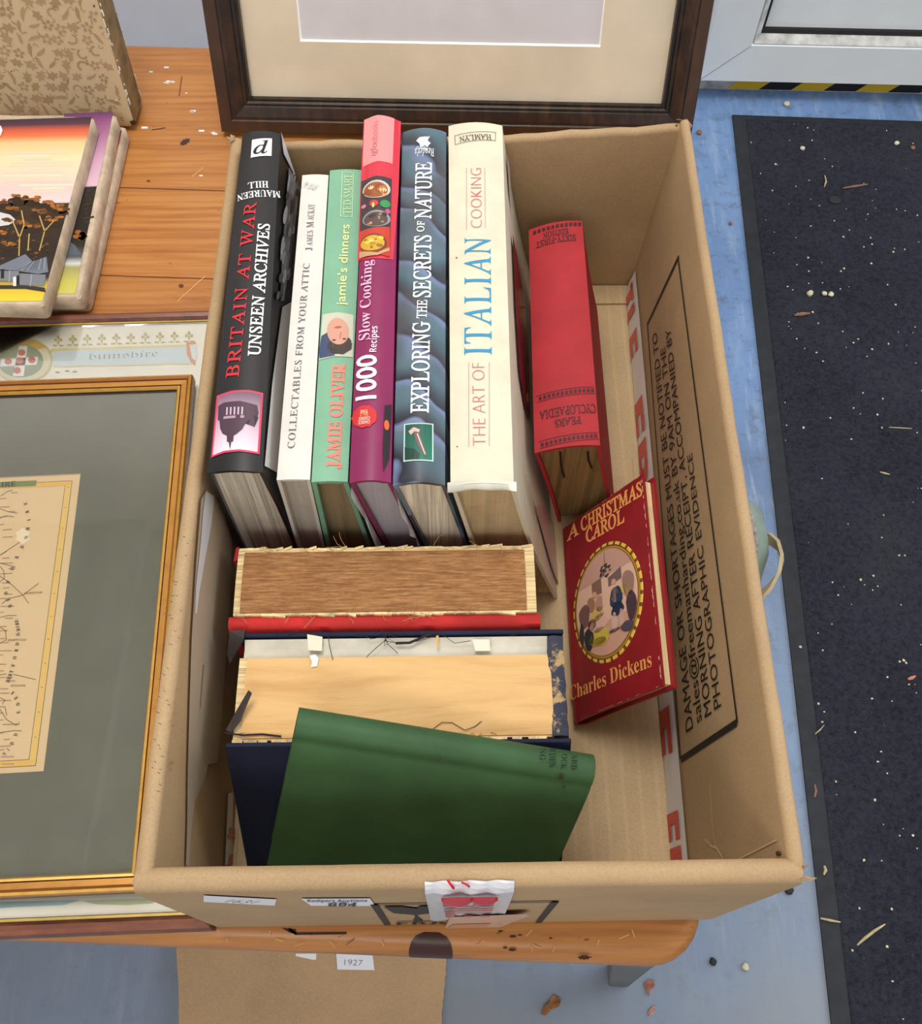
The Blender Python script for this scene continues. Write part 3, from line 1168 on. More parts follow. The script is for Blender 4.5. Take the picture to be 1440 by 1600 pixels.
def art(mb, S):
    ppoly(mb, S, [(338, 617), (362, 612), (388, 611), (411, 613), (405, 709), (375, 707), (350, 709), (329, 714)], (206, 60, 92), 0)


b1.decal('spine_picture', art, M_GLOSSINK, 'pink-bordered picture of a domed building printed upside down', .0006)


def art(mb, S):
    I = lambda pts, c: ppoly(mb, S, pts, c, 0)
    I([(341, 620), (364, 615), (388, 614), (408, 616), (402, 706), (375, 704), (350, 706), (332, 711)], [(130, 96, 120), (120, 92, 112), (104, 80, 98), (110, 82, 104), (232, 200, 214), (240, 214, 226), (240, 214, 226), (226, 190, 206)])


b1.decal('picture_sky', art, M_GLOSSINK, h=.0008)


def art(mb, S):
    I = lambda pts, c: ppoly(mb, S, pts, c, 0)
    I([(341, 634), (350, 630), (376, 629), (402, 634), (404, 646), (398, 668), (393, 652), (386, 655), (384, 664), (379, 673), (371, 680), (366, 683), (365, 692), (362, 693), (360, 705), (358, 693), (355, 692), (355, 683), (348, 679), (344, 670), (343, 658), (340, 656)], (74, 52, 66))
    for k in range(5):
        x = 354 + k * 6
        I([(x, 638), (x + 2.6, 638), (x + 2, 650), (x - .5, 650)], (196, 172, 186))
    I([(350, 652), (382, 651), (382, 655), (349, 656)], (168, 142, 158))
    I([(396, 650), (404, 652), (399, 666)], (50, 34, 46))


b1.decal('picture_dome', art, M_GLOSSINK, h=.0010)
S1 = b1.side('r')
mb = MB()
ppoly(mb, S1, [(437, 202), (452, 206), (462, 216), (467, 262), (458, 264), (440, 240)], (232, 230, 234), .0012)
ppoly(mb, S1, [(446, 262), (460, 262), (455, 330), (447, 400), (438, 470), (434, 470), (436, 400), (441, 330)], (150, 146, 150), .0014)
rr = random.Random(9)
for k in range(40):
    t = rr.random()
    x = 452 - t * 17 + rr.uniform(-6, 7)
    y = 266 + t * 205
    g_ = rr.choice([70, 100, 130, 170, 200, 225])
    pell(mb, S1, (x, y), rr.uniform(1, 2.6), rr.uniform(6, 16), (g_, g_ - 3, g_), .0018 + k * .00001, 10, .12)
ppoly(mb, S1, [(436, 480), (450, 470), (440, 560), (430, 740), (411, 728), (422, 600)], (236, 230, 226), .0013)
build('jacket_photograph', mb, M_GLOSSINK, b1.cover, snap=lambda w: Vector((b1.side_x(w) + .0006 + (w - S1.p0).dot(S1.n) * .3, min(w.y, b1.y1 - .0006), w.z)))

# --- white slim collectables book
b2 = Book('hardback_book', 'slim white-spined book with dark grey lettering, second from the left wall of the box', 0.2385, 0.4935,
          (-0.1148, -0.0941, -0.1162, -0.0975), (-0.1127, -0.0935, -0.1150, -0.0960), 0.609, 0.0008,
          mat('white_jacket', (214, 210, 202), 0.35, 0.03), pages('book_pages_smooth', (186, 178, 166), 'X', 1.0, 0.10), inset=.005)


def art(mb, S):
    c = (92, 84, 98)
    ptext(mb, 'COLLECTABLES FROM YOUR ATTIC', 'si', S, (460, 701), (484, 412), (449, 701), c, h=0, spacing=1.1)
    ptext(mb, 'J', 'si', S, (488, 392), (488, 387), (477, 392), c, h=0)
    ptext(mb, 'AMES', 'si', S, (488, 385), (489, 361), (479, 385), c, h=0, spacing=1.2)
    ptext(mb, 'M', 'si', S, (490, 356), (490, 347), (479, 356), c, h=0)
    ptext(mb, 'ACKAY', 'si', S, (490, 345), (492, 320), (480, 345), c, h=0, spacing=1.2)
    ptext(mb, 'PRC', 'sc', S, (499, 291), (477, 284), (498, 301), (150, 146, 150), h=0, weight=-.03)


b2.decal('spine_lettering', art)

# --- green cookbook
b3 = Book('hardback_book', 'sage green-spined cookbook with a small portrait photo and salmon lettering', 0.2370, 0.4985,
          (-0.0932, -0.0706, -0.0955, -0.0560), (-0.0927, -0.0683, -0.0950, -0.0560), 0.6085, 0.0012,
          mat('sage_green_cover', (122, 172, 142), 0.4, 0.04), pages('book_pages_brown', (146, 128, 98), 'X', 0.8, 0.16), inset=.006, bt=.003)


def art(mb, S):
    P = (206, 222, 170)
    ptext(mb, 'TED SMART', 'si', S, (548, 336), (550, 274), (536, 336), P, h=0)
    mb.cuts.append(len(mb.f))
    for a, b2_ in (((532, 339), (535, 270)), ((535, 270), (552, 271)), ((552, 271), (550, 340)), ((550, 340), (532, 339))):
        pline(mb, S, [a, b2_], .0004, P, 0)
    ptext(mb, "jamie's dinners", 'ss', S, (539, 478), (546, 352), (525, 478), (226, 222, 150), h=0, weight=.008)
    ptext(mb, 'JAMIE OLIVER', 'sb', S, (530, 733), (539, 569), (510, 733), (232, 130, 112), h=0, weight=.02)
    mb.cuts.append(len(mb.f))
    ppoly(mb, S, [(504, 491), (528, 489), (552, 492), (551, 558), (524, 558), (498, 562)], (196, 196, 176), 0)


b3.decal('spine_lettering', art)


def art(mb, S):
    ppoly(mb, S, [(502, 525), (512, 520), (520, 535), (523, 557), (499, 560), (498, 548)], (58, 70, 104), 0)
    pell(mb, S, (530, 540), 20, 13, (54, 42, 38), 0, 18, -.4)
    pell(mb, S, (528, 519), 17, 21, (206, 150, 128), 0.0001, 20, -.15)
    ppoly(mb, S, [(512, 541), (530, 548), (550, 536), (549, 546), (536, 555), (518, 553)], (50, 38, 34), .0002)
    pell(mb, S, (528, 513), 6, 1.6, (168, 82, 80), .0003, 10, -.1)
    pell(mb, S, (522, 533), 3, 1.3, (72, 48, 44), .0003, 8)
    pell(mb, S, (538, 531), 3, 1.3, (72, 48, 44), .0003, 8)
    pline(mb, S, [(531, 530), (533, 521)], .0009, (180, 116, 100), .0003)


b3.decal('spine_photo', art, M_GLOSSINK, 'small photo of a smiling person printed upside down', .0007)

# --- maroon slow cooking book
b4 = Book('hardback_book', 'maroon and pink-spined cookbook with food pictures and a red seal, torn jacket at its foot', 0.2320, 0.536,
          (-0.0687, -0.0432, -0.0360, -0.0100), (-0.0670, -0.0418, -0.0360, -0.0090), 0.616, 0.0035,
          mat('maroon_jacket', (132, 36, 84), 0.3, 0.05), pages('book_pages_blue_grey', (172, 168, 176), 'X', 1.0, 0.05), inset=.004)


def art(mb, S):
    ppoly(mb, S, [(568, 184), (590, 182), (626, 186), (622, 300), (614, 404), (600, 406), (558, 405), (562, 300)], (204, 48, 66), 0)
    ppoly(mb, S, [(569, 184), (590, 182), (616, 185), (613, 256), (590, 254), (566, 258)], (236, 142, 142), .0002)


b4.decal('spine_bands', art, M_GLOSSINK, h=.0004)


def art(mb, S):
    I = lambda c, rx, ry, col, h=.0003, **k: pell(mb, S, c, rx, ry, col, h, **k)
    ppoly(mb, S, [(564, 281), (588, 277), (612, 280), (609, 402), (590, 400), (560, 404)], (60, 48, 50), 0)
    I((588, 298), 22, 14, (198, 190, 188))
    I((587, 299), 19, 12, (150, 84, 36), .0004)
    r = random.Random(2)
    for k in range(16):
        I((587 + r.uniform(-15, 15), 299 + r.uniform(-9, 9)), r.uniform(3, 6), r.uniform(2, 4), r.choice([(224, 196, 134), (208, 160, 84), (232, 214, 170), (196, 112, 70), (140, 70, 34)]), .0005, n=8)
    I((584, 320), 7, 5, (196, 60, 54)); I((583, 323), 2, 4, (190, 200, 130), .0004); I((602, 321), 8, 6, (52, 140, 74)); I((568, 322), 4, 3, (196, 120, 150))
    I((606, 332), 4, 4, (186, 76, 130))
    I((588, 344), 22, 13, (140, 142, 148)); I((587, 345), 19, 11, (84, 66, 60), .0004)
    for k in range(9):
        I((587 + r.uniform(-14, 14), 345 + r.uniform(-8, 8)), r.uniform(2, 5), r.uniform(1.5, 3), r.choice([(150, 120, 100), (190, 150, 110), (60, 44, 40)]), .0005, n=8)
    ppoly(mb, S, [(561, 360), (609, 356), (609, 402), (590, 400), (560, 404)], (186, 56, 36), .0002)
    I((583, 382), 22, 15, (120, 52, 34)); I((582, 382), 19, 12, (202, 160, 40), .0004)
    for k in range(14):
        I((582 + r.uniform(-14, 14), 382 + r.uniform(-9, 9)), r.uniform(2, 6), r.uniform(1.5, 3), r.choice([(226, 190, 60), (180, 130, 24), (236, 214, 110), (150, 100, 20)]), .0005, n=8)
    ppoly(mb, S, [(561, 392), (590, 398), (608, 388), (609, 393), (590, 402), (561, 402)], (190, 150, 110), .0005)


b4.decal('food_pictures', art, M_GLOSSINK, h=.0008)


def art(mb, S):
    ptext(mb, 'iglo', 'ss', S, (587, 245), (589, 226), (577, 245), (140, 40, 50), h=0, weight=-.015)
    ptext(mb, 'obooks', 'ss', S, (589, 225), (591, 191), (579, 225), (214, 70, 80), h=0, weight=-.015)
    ptext(mb, 'Slow Cooking', 'sb', S, (577, 532), (581, 408), (560, 532), (232, 176, 204), h=0, weight=0.0)
    ptext(mb, 'Recipes', 'ssb', S, (588, 552), (590, 512), (577, 552), (240, 224, 232), h=0, weight=-.01)
    ppoly(mb, S, [(601, 634), (612, 630), (608, 716), (599, 738), (598, 700)], (34, 22, 26), 0)
    pell(mb, S, (604, 664), 4, 8, (206, 96, 48), .0001, 12)
    ptext(mb, '1000', 'ss', S, (587, 625), (588, 556), (556, 625), (246, 240, 242), h=0, weight=.02)
    mb.cuts.append(len(mb.f))
    pell(mb, S, (569, 652), 20, 17.5, (198, 42, 44), 0, 22, wob=.05)


b4.decal('spine_lettering', art, h=.0007)


def art(mb, S):
    for s, yy, c in (('THE', 644, (240, 200, 190)), ('No.1', 649, (240, 160, 80)), ("COOKS'", 655, (240, 200, 190)), ('CHOICE', 661, (240, 200, 190))):
        w = 6 + 3 * (len(s) > 4)
        ptext(mb, s, 'ssb', S, (569 + w, yy - 2), (569 - w, yy - 2), (569 + w, yy + 3), c, h=0)


b4.decal('seal_lettering', art, h=.0010)
mb = MB()
rr = random.Random(11)
# torn white jacket edges hanging below the spine tail on both boards
for (xt, xb, sgn) in ((-0.0690, -0.0400, -1), (-0.0425, -0.0120, 1)):
    r1, r2 = [], []
    for k in range(13):
        t = k / 12
        z = 0.612 - t * 0.16
        x = xt + (xb - xt) * ((0.617 - z) / 0.19)
        r1.append(Vector((x - .0003 * sgn, 0.2325, z)))
        r2.append(Vector((x + sgn * rr.uniform(-.001, .001), 0.2325 - rr.uniform(.002, .0095), z - rr.uniform(0, .004))))
    mb.loft([r1, r2], False, False)
M_TORN = mat('torn_white_paper', (206, 204, 204), 0.7, 0.1, 80)
for piece in islands(mb):
    build('torn_jacket_edge', piece, M_TORN, b4.cover)

# --- feather patterned nature book
def feather():
    m, nt, b = new_mat('blue_feather_print')
    v = coords(nt, (1, 1, 1), (0, 0, 0.62))
    w = node(nt, 'ShaderNodeTexWave', bands_direction='Y', wave_profile='SAW')
    w.inputs['Scale'].default_value = 11
    w.inputs['Distortion'].default_value = 5.5
    w.inputs['Detail'].default_value = 1.5
    w.inputs['Detail Scale'].default_value = 2.2
    nt.links.new(v, w.inputs['Vector'])
    c = ramp(nt, w.outputs['Fac'], [(0.0, (36, 38, 46)), (0.2, (60, 70, 80)), (0.5, (78, 104, 116)), (0.72, (88, 110, 124)), (0.92, (112, 128, 164)), (1.0, (46, 44, 58))])
    f = noise(nt, coords(nt), 16, 2)
    c = mixc(nt, ramp(nt, f, [(0.42, (0, 0, 0, 1)), (0.66, (0.8, 0.8, 0.8, 1))]), c, (82, 80, 84))
    sx = node(nt, 'ShaderNodeTexNoise')
    sx.inputs['Scale'].default_value = 5.0
    nt.links.new(coords(nt), sx.inputs['Vector'])
    c = mixc(nt, ramp(nt, sx.outputs['Fac'], [(0.60, (0, 0, 0, 1)), (0.68, (0.6, 0.6, 0.6, 1))]), c, (120, 50, 52))
    nt.links.new(c, b.inputs['Base Color'])
    b.inputs['Roughness'].default_value = 0.25
    return m


b5 = Book('hardback_book', 'blue feather-patterned nature book with white lettering and a small green picture', 0.2305, 0.530,
          (-0.0421, -0.0100, -0.0060, 0.0215), (-0.0393, -0.0066, -0.0060, 0.0215), 0.6145, 0.0045,
          feather(), pages('book_pages_ribbed', (206, 196, 176), 'X', 0.6, 0.40), inset=.003)


def art(mb, S):
    W = (232, 236, 236)
    for s, a, b_, t in (('EXPLORING', (669, 647), (671, 505), (642, 647)), ('THE', (666, 500), (667, 471), (651, 500)),
                        ('SECRETS', (672, 467), (673, 370), (646, 467)), ('OF', (662, 365), (663, 348), (651, 365)), ('NATURE', (673, 344), (674, 256), (648, 344))):
        ptext(mb, s, 'si', S, a, b_, t, W, h=0, weight=.018)
    ptext(mb, "Reader's", 'si', S, (678, 234), (648, 234), (678, 246), (206, 214, 220), h=0, weight=.01)
    ptext(mb, 'Digest', 'si', S, (668, 231), (650, 231), (668, 238), (206, 214, 220), h=0, weight=.01)
    mb.cuts.append(len(mb.f))
    ppoly(mb, S, [(631, 663), (677, 663), (677, 722), (630, 722)], (190, 214, 206), 0)


b5.decal('spine_lettering', art)


def art(mb, S):
    ppoly(mb, S, [(650, 222), (655, 217), (662, 222), (672, 215), (668, 222), (673, 226), (668, 231), (672, 233), (663, 230), (657, 233), (655, 227)], (206, 216, 222), 0)


b5.decal('publisher_mark', art)


def art(mb, S):
    ppoly(mb, S, [(633, 665), (675, 665), (675, 720), (632, 720)], [(28, 74, 66), (24, 92, 74), (40, 120, 96), (26, 96, 82)], 0)
    ppoly(mb, S, [(632, 700), (648, 704), (656, 712), (654, 720), (632, 720)], (18, 60, 50), .0001)
    ppoly(mb, S, [(638, 676), (646, 670), (656, 674), (654, 680), (646, 678), (642, 682)], (202, 176, 164), .0002)
    ppoly(mb, S, [(646, 676), (654, 678), (660, 694), (666, 710), (664, 717), (656, 704), (650, 692)], (110, 84, 84), .0002)
    pline(mb, S, [(652, 681), (658, 697), (664, 712)], .0008, (214, 190, 180), .0003)


b5.decal('spine_picture', art, M_GLOSSINK, 'small white-bordered picture of an insect on green', .0008)

# --- thick cream cookbook
b6 = Book('hardback_book', 'thick cream-spined cookbook with thin blue and red lettering, its right cover splayed open', 0.2295, 0.5355,
          (-0.0066, 0.0323, 0.0235, 0.0760), (-0.0048, 0.0355, 0.0235, 0.0720), 0.6155, 0.0035,
          mat('cream_jacket', (216, 208, 184), 0.5, 0.035, 50), pages('book_pages_tan', (198, 174, 136), 'X', 1.2, 0.08, stain=(130, 104, 70)), bt=.0026, inset=.004, bow_r=-.003)


def art(mb, S):
    R = (196, 110, 116)
    ptext(mb, 'THE ART OF', 'ss', S, (759, 698), (757, 569), (738, 698), R, h=0, weight=-.022)
    ptext(mb, 'ITALIAN', 'si', S, (768, 556), (766, 373), (725, 556), (44, 140, 184), h=0, weight=.0, spacing=1.15)
    ptext(mb, 'COOKING', 'ss', S, (753, 358), (752, 265), (735, 358), R, h=0, weight=-.022)
    mb.cuts.append(len(mb.f))
    for a, b_ in (((732, 568), (732, 699)), ((764, 568), (764, 699)), ((728.5, 264), (728.5, 360)), ((757, 264), (758, 358))):
        mb.cuts.append(len(mb.f))
        pline(mb, S, [a, b_], .0004, (190, 140, 140), 0)
    mb.cuts.append(len(mb.f))
    q = [(710, 211), (774, 206), (774, 219), (711, 225)]
    for i in range(4):
        pline(mb, S, [q[i], q[(i + 1) % 4]], .0004, (90, 84, 76), 0)
    ptext(mb, 'HAMLYN', 'si', S, (767, 211), (717, 214), (767, 219), (96, 88, 76), h=0, weight=.015)
    mb.cuts.append(len(mb.f))
    pell(mb, S, (714, 697), 1.2, .9, (70, 56, 40), 0, 8)
    mb.cuts.append(len(mb.f))
    pell(mb, S, (713, 402), 1.5, 1, (70, 56, 40), 0, 8)


b6.decal('spine_lettering', art)
S6 = b6.side('r')
mb = MB()
ppoly(mb, S6, [(791, 240), (798, 262), (803, 330), (797, 300)], (196, 186, 184), .0016)
ppoly(mb, S6, [(802, 365), (812, 400), (824, 470), (829, 560), (830, 650), (822, 640), (812, 580), (806, 480)], (122, 30, 44), .0016)
ppoly(mb, S6, [(812, 420), (820, 470), (826, 560), (828, 630), (822, 620), (814, 520)], (150, 54, 40), .0019)
for (x, y, rx, ry, c) in ((818, 480, 3, 16, (196, 84, 40)), (821, 540, 3, 20, (214, 120, 48)), (824, 590, 3, 18, (120, 30, 30)), (815, 450, 2, 10, (90, 20, 34)), (825, 620, 2, 10, (226, 150, 60))):
    pell(mb, S6, (x, y), rx, ry, c, .0022, 10, -.1)
ppoly(mb, S6, [(836, 790), (852, 800), (866, 850), (868, 930), (856, 890)], (206, 168, 164), .0016)
for k in range(4):
    pline(mb, S6, [(822 + k * 4, 742 + k * 14), (830 + k * 4, 790 + k * 14)], .0012, (120, 116, 116), .0018)
build('jacket_picture', mb, M_GLOSSINK, b6.cover, snap=lambda w: Vector((b6.side_x(w) + .0008 + (w - S6.p0).dot(S6.n) * .5, w.y, max(w.z, FZ + .001))))
mb = MB()
# torn jacket lip folded at the tail of the spine
r1, r2, r3 = [], [], []
for k in range(17):
    t = k / 16
    x = -0.0085 + 0.0425 * t
    z = 0.6155 + .0035 * (1 - (2 * t - 1) ** 2)
    r1.append(Vector((x, 0.2315, z + .0006)))
    r2.append(Vector((x, 0.2268 - .0005 * math.sin(k * .9), z - .0022)))
    r3.append(Vector((x, 0.2275, z - .0052 - .0008 * math.sin(k * .8))))
mb.loft([r1, r2, r3], False, False)
build('torn_jacket_edge', mb, mat('creased_cream_paper', (228, 224, 210), 0.6, 0.06, 70), b6.cover, 80)

# --- red cloth encyclopaedia, leaning
M_REDCLOTH = cloth('red_book_cloth', (166, 44, 50), 0.7, 0.06)
b7 = Book('hardback_book', 'red cloth-bound reference book with black dashed bands leaning on the splayed cream cover', 0.2940, 0.4990,
          (0.0532, 0.0985, 0.0800, 0.1255), (0.0584, 0.1000, 0.0830, 0.1260), 0.543, 0.0040,
          M_REDCLOTH, pages('book_pages_old', (128, 100, 62), 'X', 0.7, 0.22), zbl=FZ + .003, zbr=FZ + .012, ztr=.553, bt=.0026, inset=.004, bow=-.001)


def art(mb, S):
    D = (66, 20, 26)
    ptext(mb, 'SIXTY-FIRST', 'si', S, (898, 371), (837, 373), (898, 380), D, h=0, weight=.015)
    ptext(mb, 'EDITION', 'si', S, (887, 361), (848, 362), (887, 369), D, h=0, weight=.015)
    ptext(mb, 'CYCLOPAEDIA', 'si', S, (929, 635), (843, 638), (930, 648), D, h=0, weight=.015)
    ptext(mb, 'PEARS', 'si', S, (906, 654), (866, 656), (906, 665), D, h=0, weight=.015)
    mb.cuts.append(len(mb.f))
    for (xa, ya, xb, yb, n) in ((832, 357, 908, 354, 11), (841, 617, 928, 613, 13), (844, 690, 933, 684, 13)):
        mb.cuts.append(len(mb.f))
        for k in range(n):
            t = (k + .5) / n
            x, y = xa + (xb - xa) * t, ya + (yb - ya) * t
            w = (xb - xa) / n * .33
            ppoly(mb, S, [(x - w, y - 2.5), (x + w, y - 2.5), (x + w, y + 2.5), (x - w, y + 2.5)], D, 0)
    mb.cuts.append(len(mb.f))
    for (xa, ya, xb, yb) in ((838, 612, 927, 608), (840, 622, 929, 618), (843, 684, 932, 679), (844, 695, 935, 689)):
        mb.cuts.append(len(mb.f))
        pline(mb, S, [(xa, ya), (xb, yb)], .0004, D, 0)


b7.decal('spine_lettering', art)
mb = MB()
for x0, l in ((875, 40), (918, 26)):
    P = Plane((0, 0.2975, 0), (0, -1, 0))
    pline(mb, P, [(x0, 705), (x0 + 1, 705 + l * .5), (x0 + 6, 705 + l)], .0016, (30, 22, 14), .0006)
build('page_gap', mb, M_INK, b7.t)

# ------------------------------------------------------------------ two old books without spines, lying one behind the other
def slab(mb, o, u, v, w):
    o, u, v, w = Vector(o), Vector(u), Vector(v), Vector(w)
    mb.hexa([o, o + u, o + u + v, o + v, o + w, o + u + w, o + u + v + w, o + v + w])


def mull():
    m, nt, b = new_mat('brown_spine_lining')
    f = noise(nt, coords(nt, (60, 700, 300)), 1.0, 6, 0.75)
    col = ramp(nt, f, [(0.3, (104, 66, 34)), (0.48, (146, 100, 58)), (0.66, (182, 136, 90))])
    g = noise(nt, coords(nt), 30, 5, 0.7)
    col = mixc(nt, ramp(nt, g, [(0.5, (0, 0, 0, 1)), (0.75, (0.75, 0.75, 0.75, 1))]), col, (132, 84, 42))
    k = noise(nt, coords(nt), 110, 2)
    col = mixc(nt, ramp(nt, k, [(0.72, (0, 0, 0, 1)), (0.78, (0.6, 0.6, 0.6, 1))]), col, (92, 48, 26))
    nt.links.new(col, b.inputs['Base Color'])
    b.inputs['Roughness'].default_value = 0.9
    bump(nt, b, f, 0.5, 0.001)
    return m


def tan_paper():
    m, nt, b = new_mat('tan_spine_paper')
    f = noise(nt, coords(nt, (9, 60, 30)), 1.0, 5, 0.6, .6)
    col = ramp(nt, f, [(0.3, (196, 150, 92)), (0.5, (214, 172, 114)), (0.75, (222, 182, 124))])
    nt.links.new(col, b.inputs['Base Color'])
    b.inputs['Roughness'].default_value = 0.75
    bump(nt, b, f, 0.6, 0.002)
    return m


M_CREAMPAGES = pages('cream_page_edges', (214, 188, 140), 'Y', 1.6, 0.30)
M_FRAY = mat('frayed_buff_paper', (214, 186, 138), 0.9, 0.25, 120, .4, 300)


def curved_top(x0, x1, y0, y1, zb, zt, bulge, nx=30, ny=8, rough=0.0004, seed=1):
    """block with a gently curved, slightly uneven top"""
    mb = MB()
    r = random.Random(seed)
    rings = []
    for i in range(nx + 1):
        x = x0 + (x1 - x0) * i / nx
        ring = [Vector((x, y0, zb))]
        for j in range(ny + 1):
            t = j / ny
            e = 0 if j in (0, ny) or i in (0, nx) else 1
            ring.append(Vector((x, y0 + (y1 - y0) * t, zt + bulge * (1 - (2 * t - 1) ** 2) + rough * r.uniform(-1, 1) * e)))
        ring.append(Vector((x, y1, zb)))
        rings.append(ring)
    mb.loft(rings, True, True)
    return mb


brn = thing('spineless_book', 'old thick red book missing its spine, brown cloth lining showing, behind the blue one', 'book', (-0.05, 0.19, FZ), 'old books without spines')
build('page_block', curved_top(-0.1462, 0.0478, 0.1690, 0.2160, FZ + .003, 0.5560, 0.0015, seed=4), M_CREAMPAGES, brn, 40)
build('spine_lining', curved_top(-0.1420, 0.0415, 0.1705, 0.2130, 0.5545, 0.5568, 0.0022, 60, 14, .0003, 2), mull(), brn, 60)
mb = MB()
slab(mb, (-0.1490, 0.2165, FZ + .0004), (0.1985, 0, 0), (0, 0.0030, 0), (0, 0.0008, 0.1130))
build('board', mb, M_REDCLOTH, brn, bevel=.0008)
mb = MB()
mb.hexa([Vector(q) for q in ((-.1505, .2060, .52), (-.1463, .2060, .52), (-.1463, .2185, .52), (-.1505, .2185, .52), (-.1496, .2075, .5555), (-.1463, .2075, .5570), (-.1463, .2180, .5560), (-.1490, .2180, .5545))])
build('cloth_remnant', mb, M_REDCLOTH, brn, bevel=.0008)
mb = MB()
ring = []
for i in range(31):
    x = -0.1492 + 0.1992 * i / 30
    ring.append([Vector((x, 0.1690, FZ + .002)), Vector((x, 0.1690, 0.5535)), Vector((x, 0.1665, 0.5548 + .0005 * math.sin(i * 1.9))), Vector((x, 0.1620, 0.5540)), Vector((x, 0.1590, 0.5490)), Vector((x, 0.1582, 0.53)), Vector((x, 0.1592, FZ + .0005))])
mb.loft(ring, True, True)
build('board', mb, cloth('faded_red_cloth', (176, 42, 40), 0.8, 0.14), brn, 50)
mb = MB()
rr = random.Random(21)
for (y, z, n) in ((0.2150, 0.5568, 26), (0.1698, 0.5560, 26)):
    for k in range(n):
        x = -0.144 + 0.190 * k / n + rr.uniform(-.002, .002)
        l = rr.uniform(.004, .011)
        d = rr.uniform(-.0016, .0016)
        mb.hexa([Vector(p) for p in ((x, y - .0011, z - .002), (x + l, y - .0011 + d, z - .002), (x + l, y + .0009 + d, z - .002), (x, y + .0009, z - .002), (x, y - .0010, z + .0002), (x + l, y - .0008 + d, z + rr.uniform(-.0002, .0005)), (x + l, y + .0008 + d, z + .0003), (x, y + .0008, z + .0002))])
build('torn_paper_edge', mb, M_FRAY, brn)
mb = MB()
for k in range(26):
    x = -0.146 + rr.random() * 0.19
    y = rr.choice([0.169, 0.216, 0.168])
    p = Vector((x, y, 0.5572))
    path = [p]
    d = Vector((rr.uniform(-1, 1), rr.uniform(-.5, .5), .25)).normalized()
    for j in range(5):
        d = (d + Vector((rr.uniform(-.5, .5), rr.uniform(-.5, .5), rr.uniform(-.35, .2)))).normalized()
        q = path[-1] + d * .0022
        q.z = max(q.z, 0.5575)
        path.append(q)
    mb.tube(path, .00016, 4)
M_THREAD = mat('buff_thread', (176, 138, 86), 0.9)
for piece in islands(mb):
    build('loose_thread', piece, M_THREAD, brn)

nvy = thing('spineless_book', 'thick navy book missing its spine, tan paper showing, lying half under the green book', 'book', (-0.04, 0.12, FZ), 'old books without spines')
build('page_block', curved_top(-0.1395, 0.0550, 0.0885, 0.1405, FZ + .003, 0.5565, 0.0008, seed=7), M_CREAMPAGES, nvy, 40)
build('spine_lining', curved_top(-0.1345, 0.0545, 0.0895, 0.1400, 0.5560, 0.5575, 0.0012, 50, 14, .0002, 8), tan_paper(), nvy, 60)
mb = MB()
ring = []
for i in range(31):
    x = -0.1375 + 0.1995 * i / 30
    ring.append([Vector((x, 0.1405, 0.5545)), Vector((x, 0.1470, 0.5535 + .0004 * math.sin(i * 1.3))), Vector((x, 0.1528, 0.5560)), Vector((x, 0.1528, 0.5545)), Vector((x, 0.1470, 0.5515)), Vector((x, 0.1405, 0.5530))])
mb.loft(ring, True, True)
build('paper_hinge', mb, mat('pale_hinge_paper', (198, 192, 176), 0.7, 0.06, 60), nvy, 30)
mb = MB()
for (x0, x1, a) in ((385, 365, 0), ):
    pass
hs = flat(0.5575)
rr = random.Random(31)
ppoly(mb, hs, [(480, 992), (504, 996), (503, 1018), (482, 1017)], (220, 212, 190), .0012)
ppoly(mb, hs, [(738, 1000), (764, 1000), (766, 1018), (742, 1018)], (222, 214, 194), .0012)
ppoly(mb, hs, [(484, 1026), (493, 1024), (498, 1030), (496, 1042), (486, 1044), (488, 1036)], (232, 228, 222), .0016)
ppoly(mb, hs, [(681, 994), (685, 994), (685, 1012), (682, 1013)], (206, 160, 96), .0016)
for piece in islands(mb):
    build('paper_scrap', piece, M_INK, nvy)
NAVYC = cloth('navy_book_cloth', (24, 30, 54), 0.75, 0.15)
M_LEATHER = cloth('worn_navy_leather', (44, 48, 64), 0.6, 0.2, wear=(172, 142, 98))
mb = MB()
slab(mb, (-0.1420, 0.1532, FZ + .0004), (0.2060, 0, 0), (0, 0.0030, 0), (0, 0.0008, 0.1285))
build('board', mb, NAVYC, nvy, bevel=.0008)
mb = MB()
th = math.radians(30)
bd = Vector((0, -math.sin(th), -math.cos(th)))
bn = Vector((0, -math.cos(th), math.sin(th)))
BO = Vector((-0.1422, 0.0835, 0.5640))
slab(mb, BO - bn * .003, (0.2060, 0, 0), bd * 0.140, bn * .003)
build('board', mb, NAVYC, nvy, bevel=.0008)
mb = MB()
ring = []
for i in range(13):
    t = i / 12
    y = 0.0885 + (0.1520 - 0.0885) * t
    w = .0004 * math.sin(i * 2.3)
    ring.append([Vector((0.0530 + w, y, 0.5580)), Vector((0.0575, y, 0.5592 + w)), Vector((0.0632 + w, y, 0.5575)), Vector((0.0642, y, 0.5450)), Vector((0.0635, y, 0.47)), Vector((0.0560, y, 0.47)), Vector((0.0556, y, 0.555))])
mb.loft(ring, True, True)
build('leather_strip', mb, M_LEATHER, nvy, 50)
mb = MB()
a = [hs.pt(394, 1088), hs.pt(399, 1092), hs.pt(376, 1132), hs.pt(362, 1146), hs.pt(354, 1142), hs.pt(366, 1124)]
up = [0.012, 0.012, 0.004, 0.001, 0.001, 0.004]
mb.loft([[p + Vector((0, 0, u)) for p, u in zip(a, up)], [p + Vector((0, 0, u + .0012)) for p, u in zip(a, up)]], True, True)
a = [hs.pt(352, 1018), hs.pt(360, 988), hs.pt(384, 986), hs.pt(382, 1000), hs.pt(366, 1022), hs.pt(356, 1032)]
up = [-.006, .001, .0015, .0015, -.002, -.008]
mb.loft([[p + Vector((0, 0, u)) for p, u in zip(a, up)], [p + Vector((0, 0, u + .0014)) for p, u in zip(a, up)]], True, True)
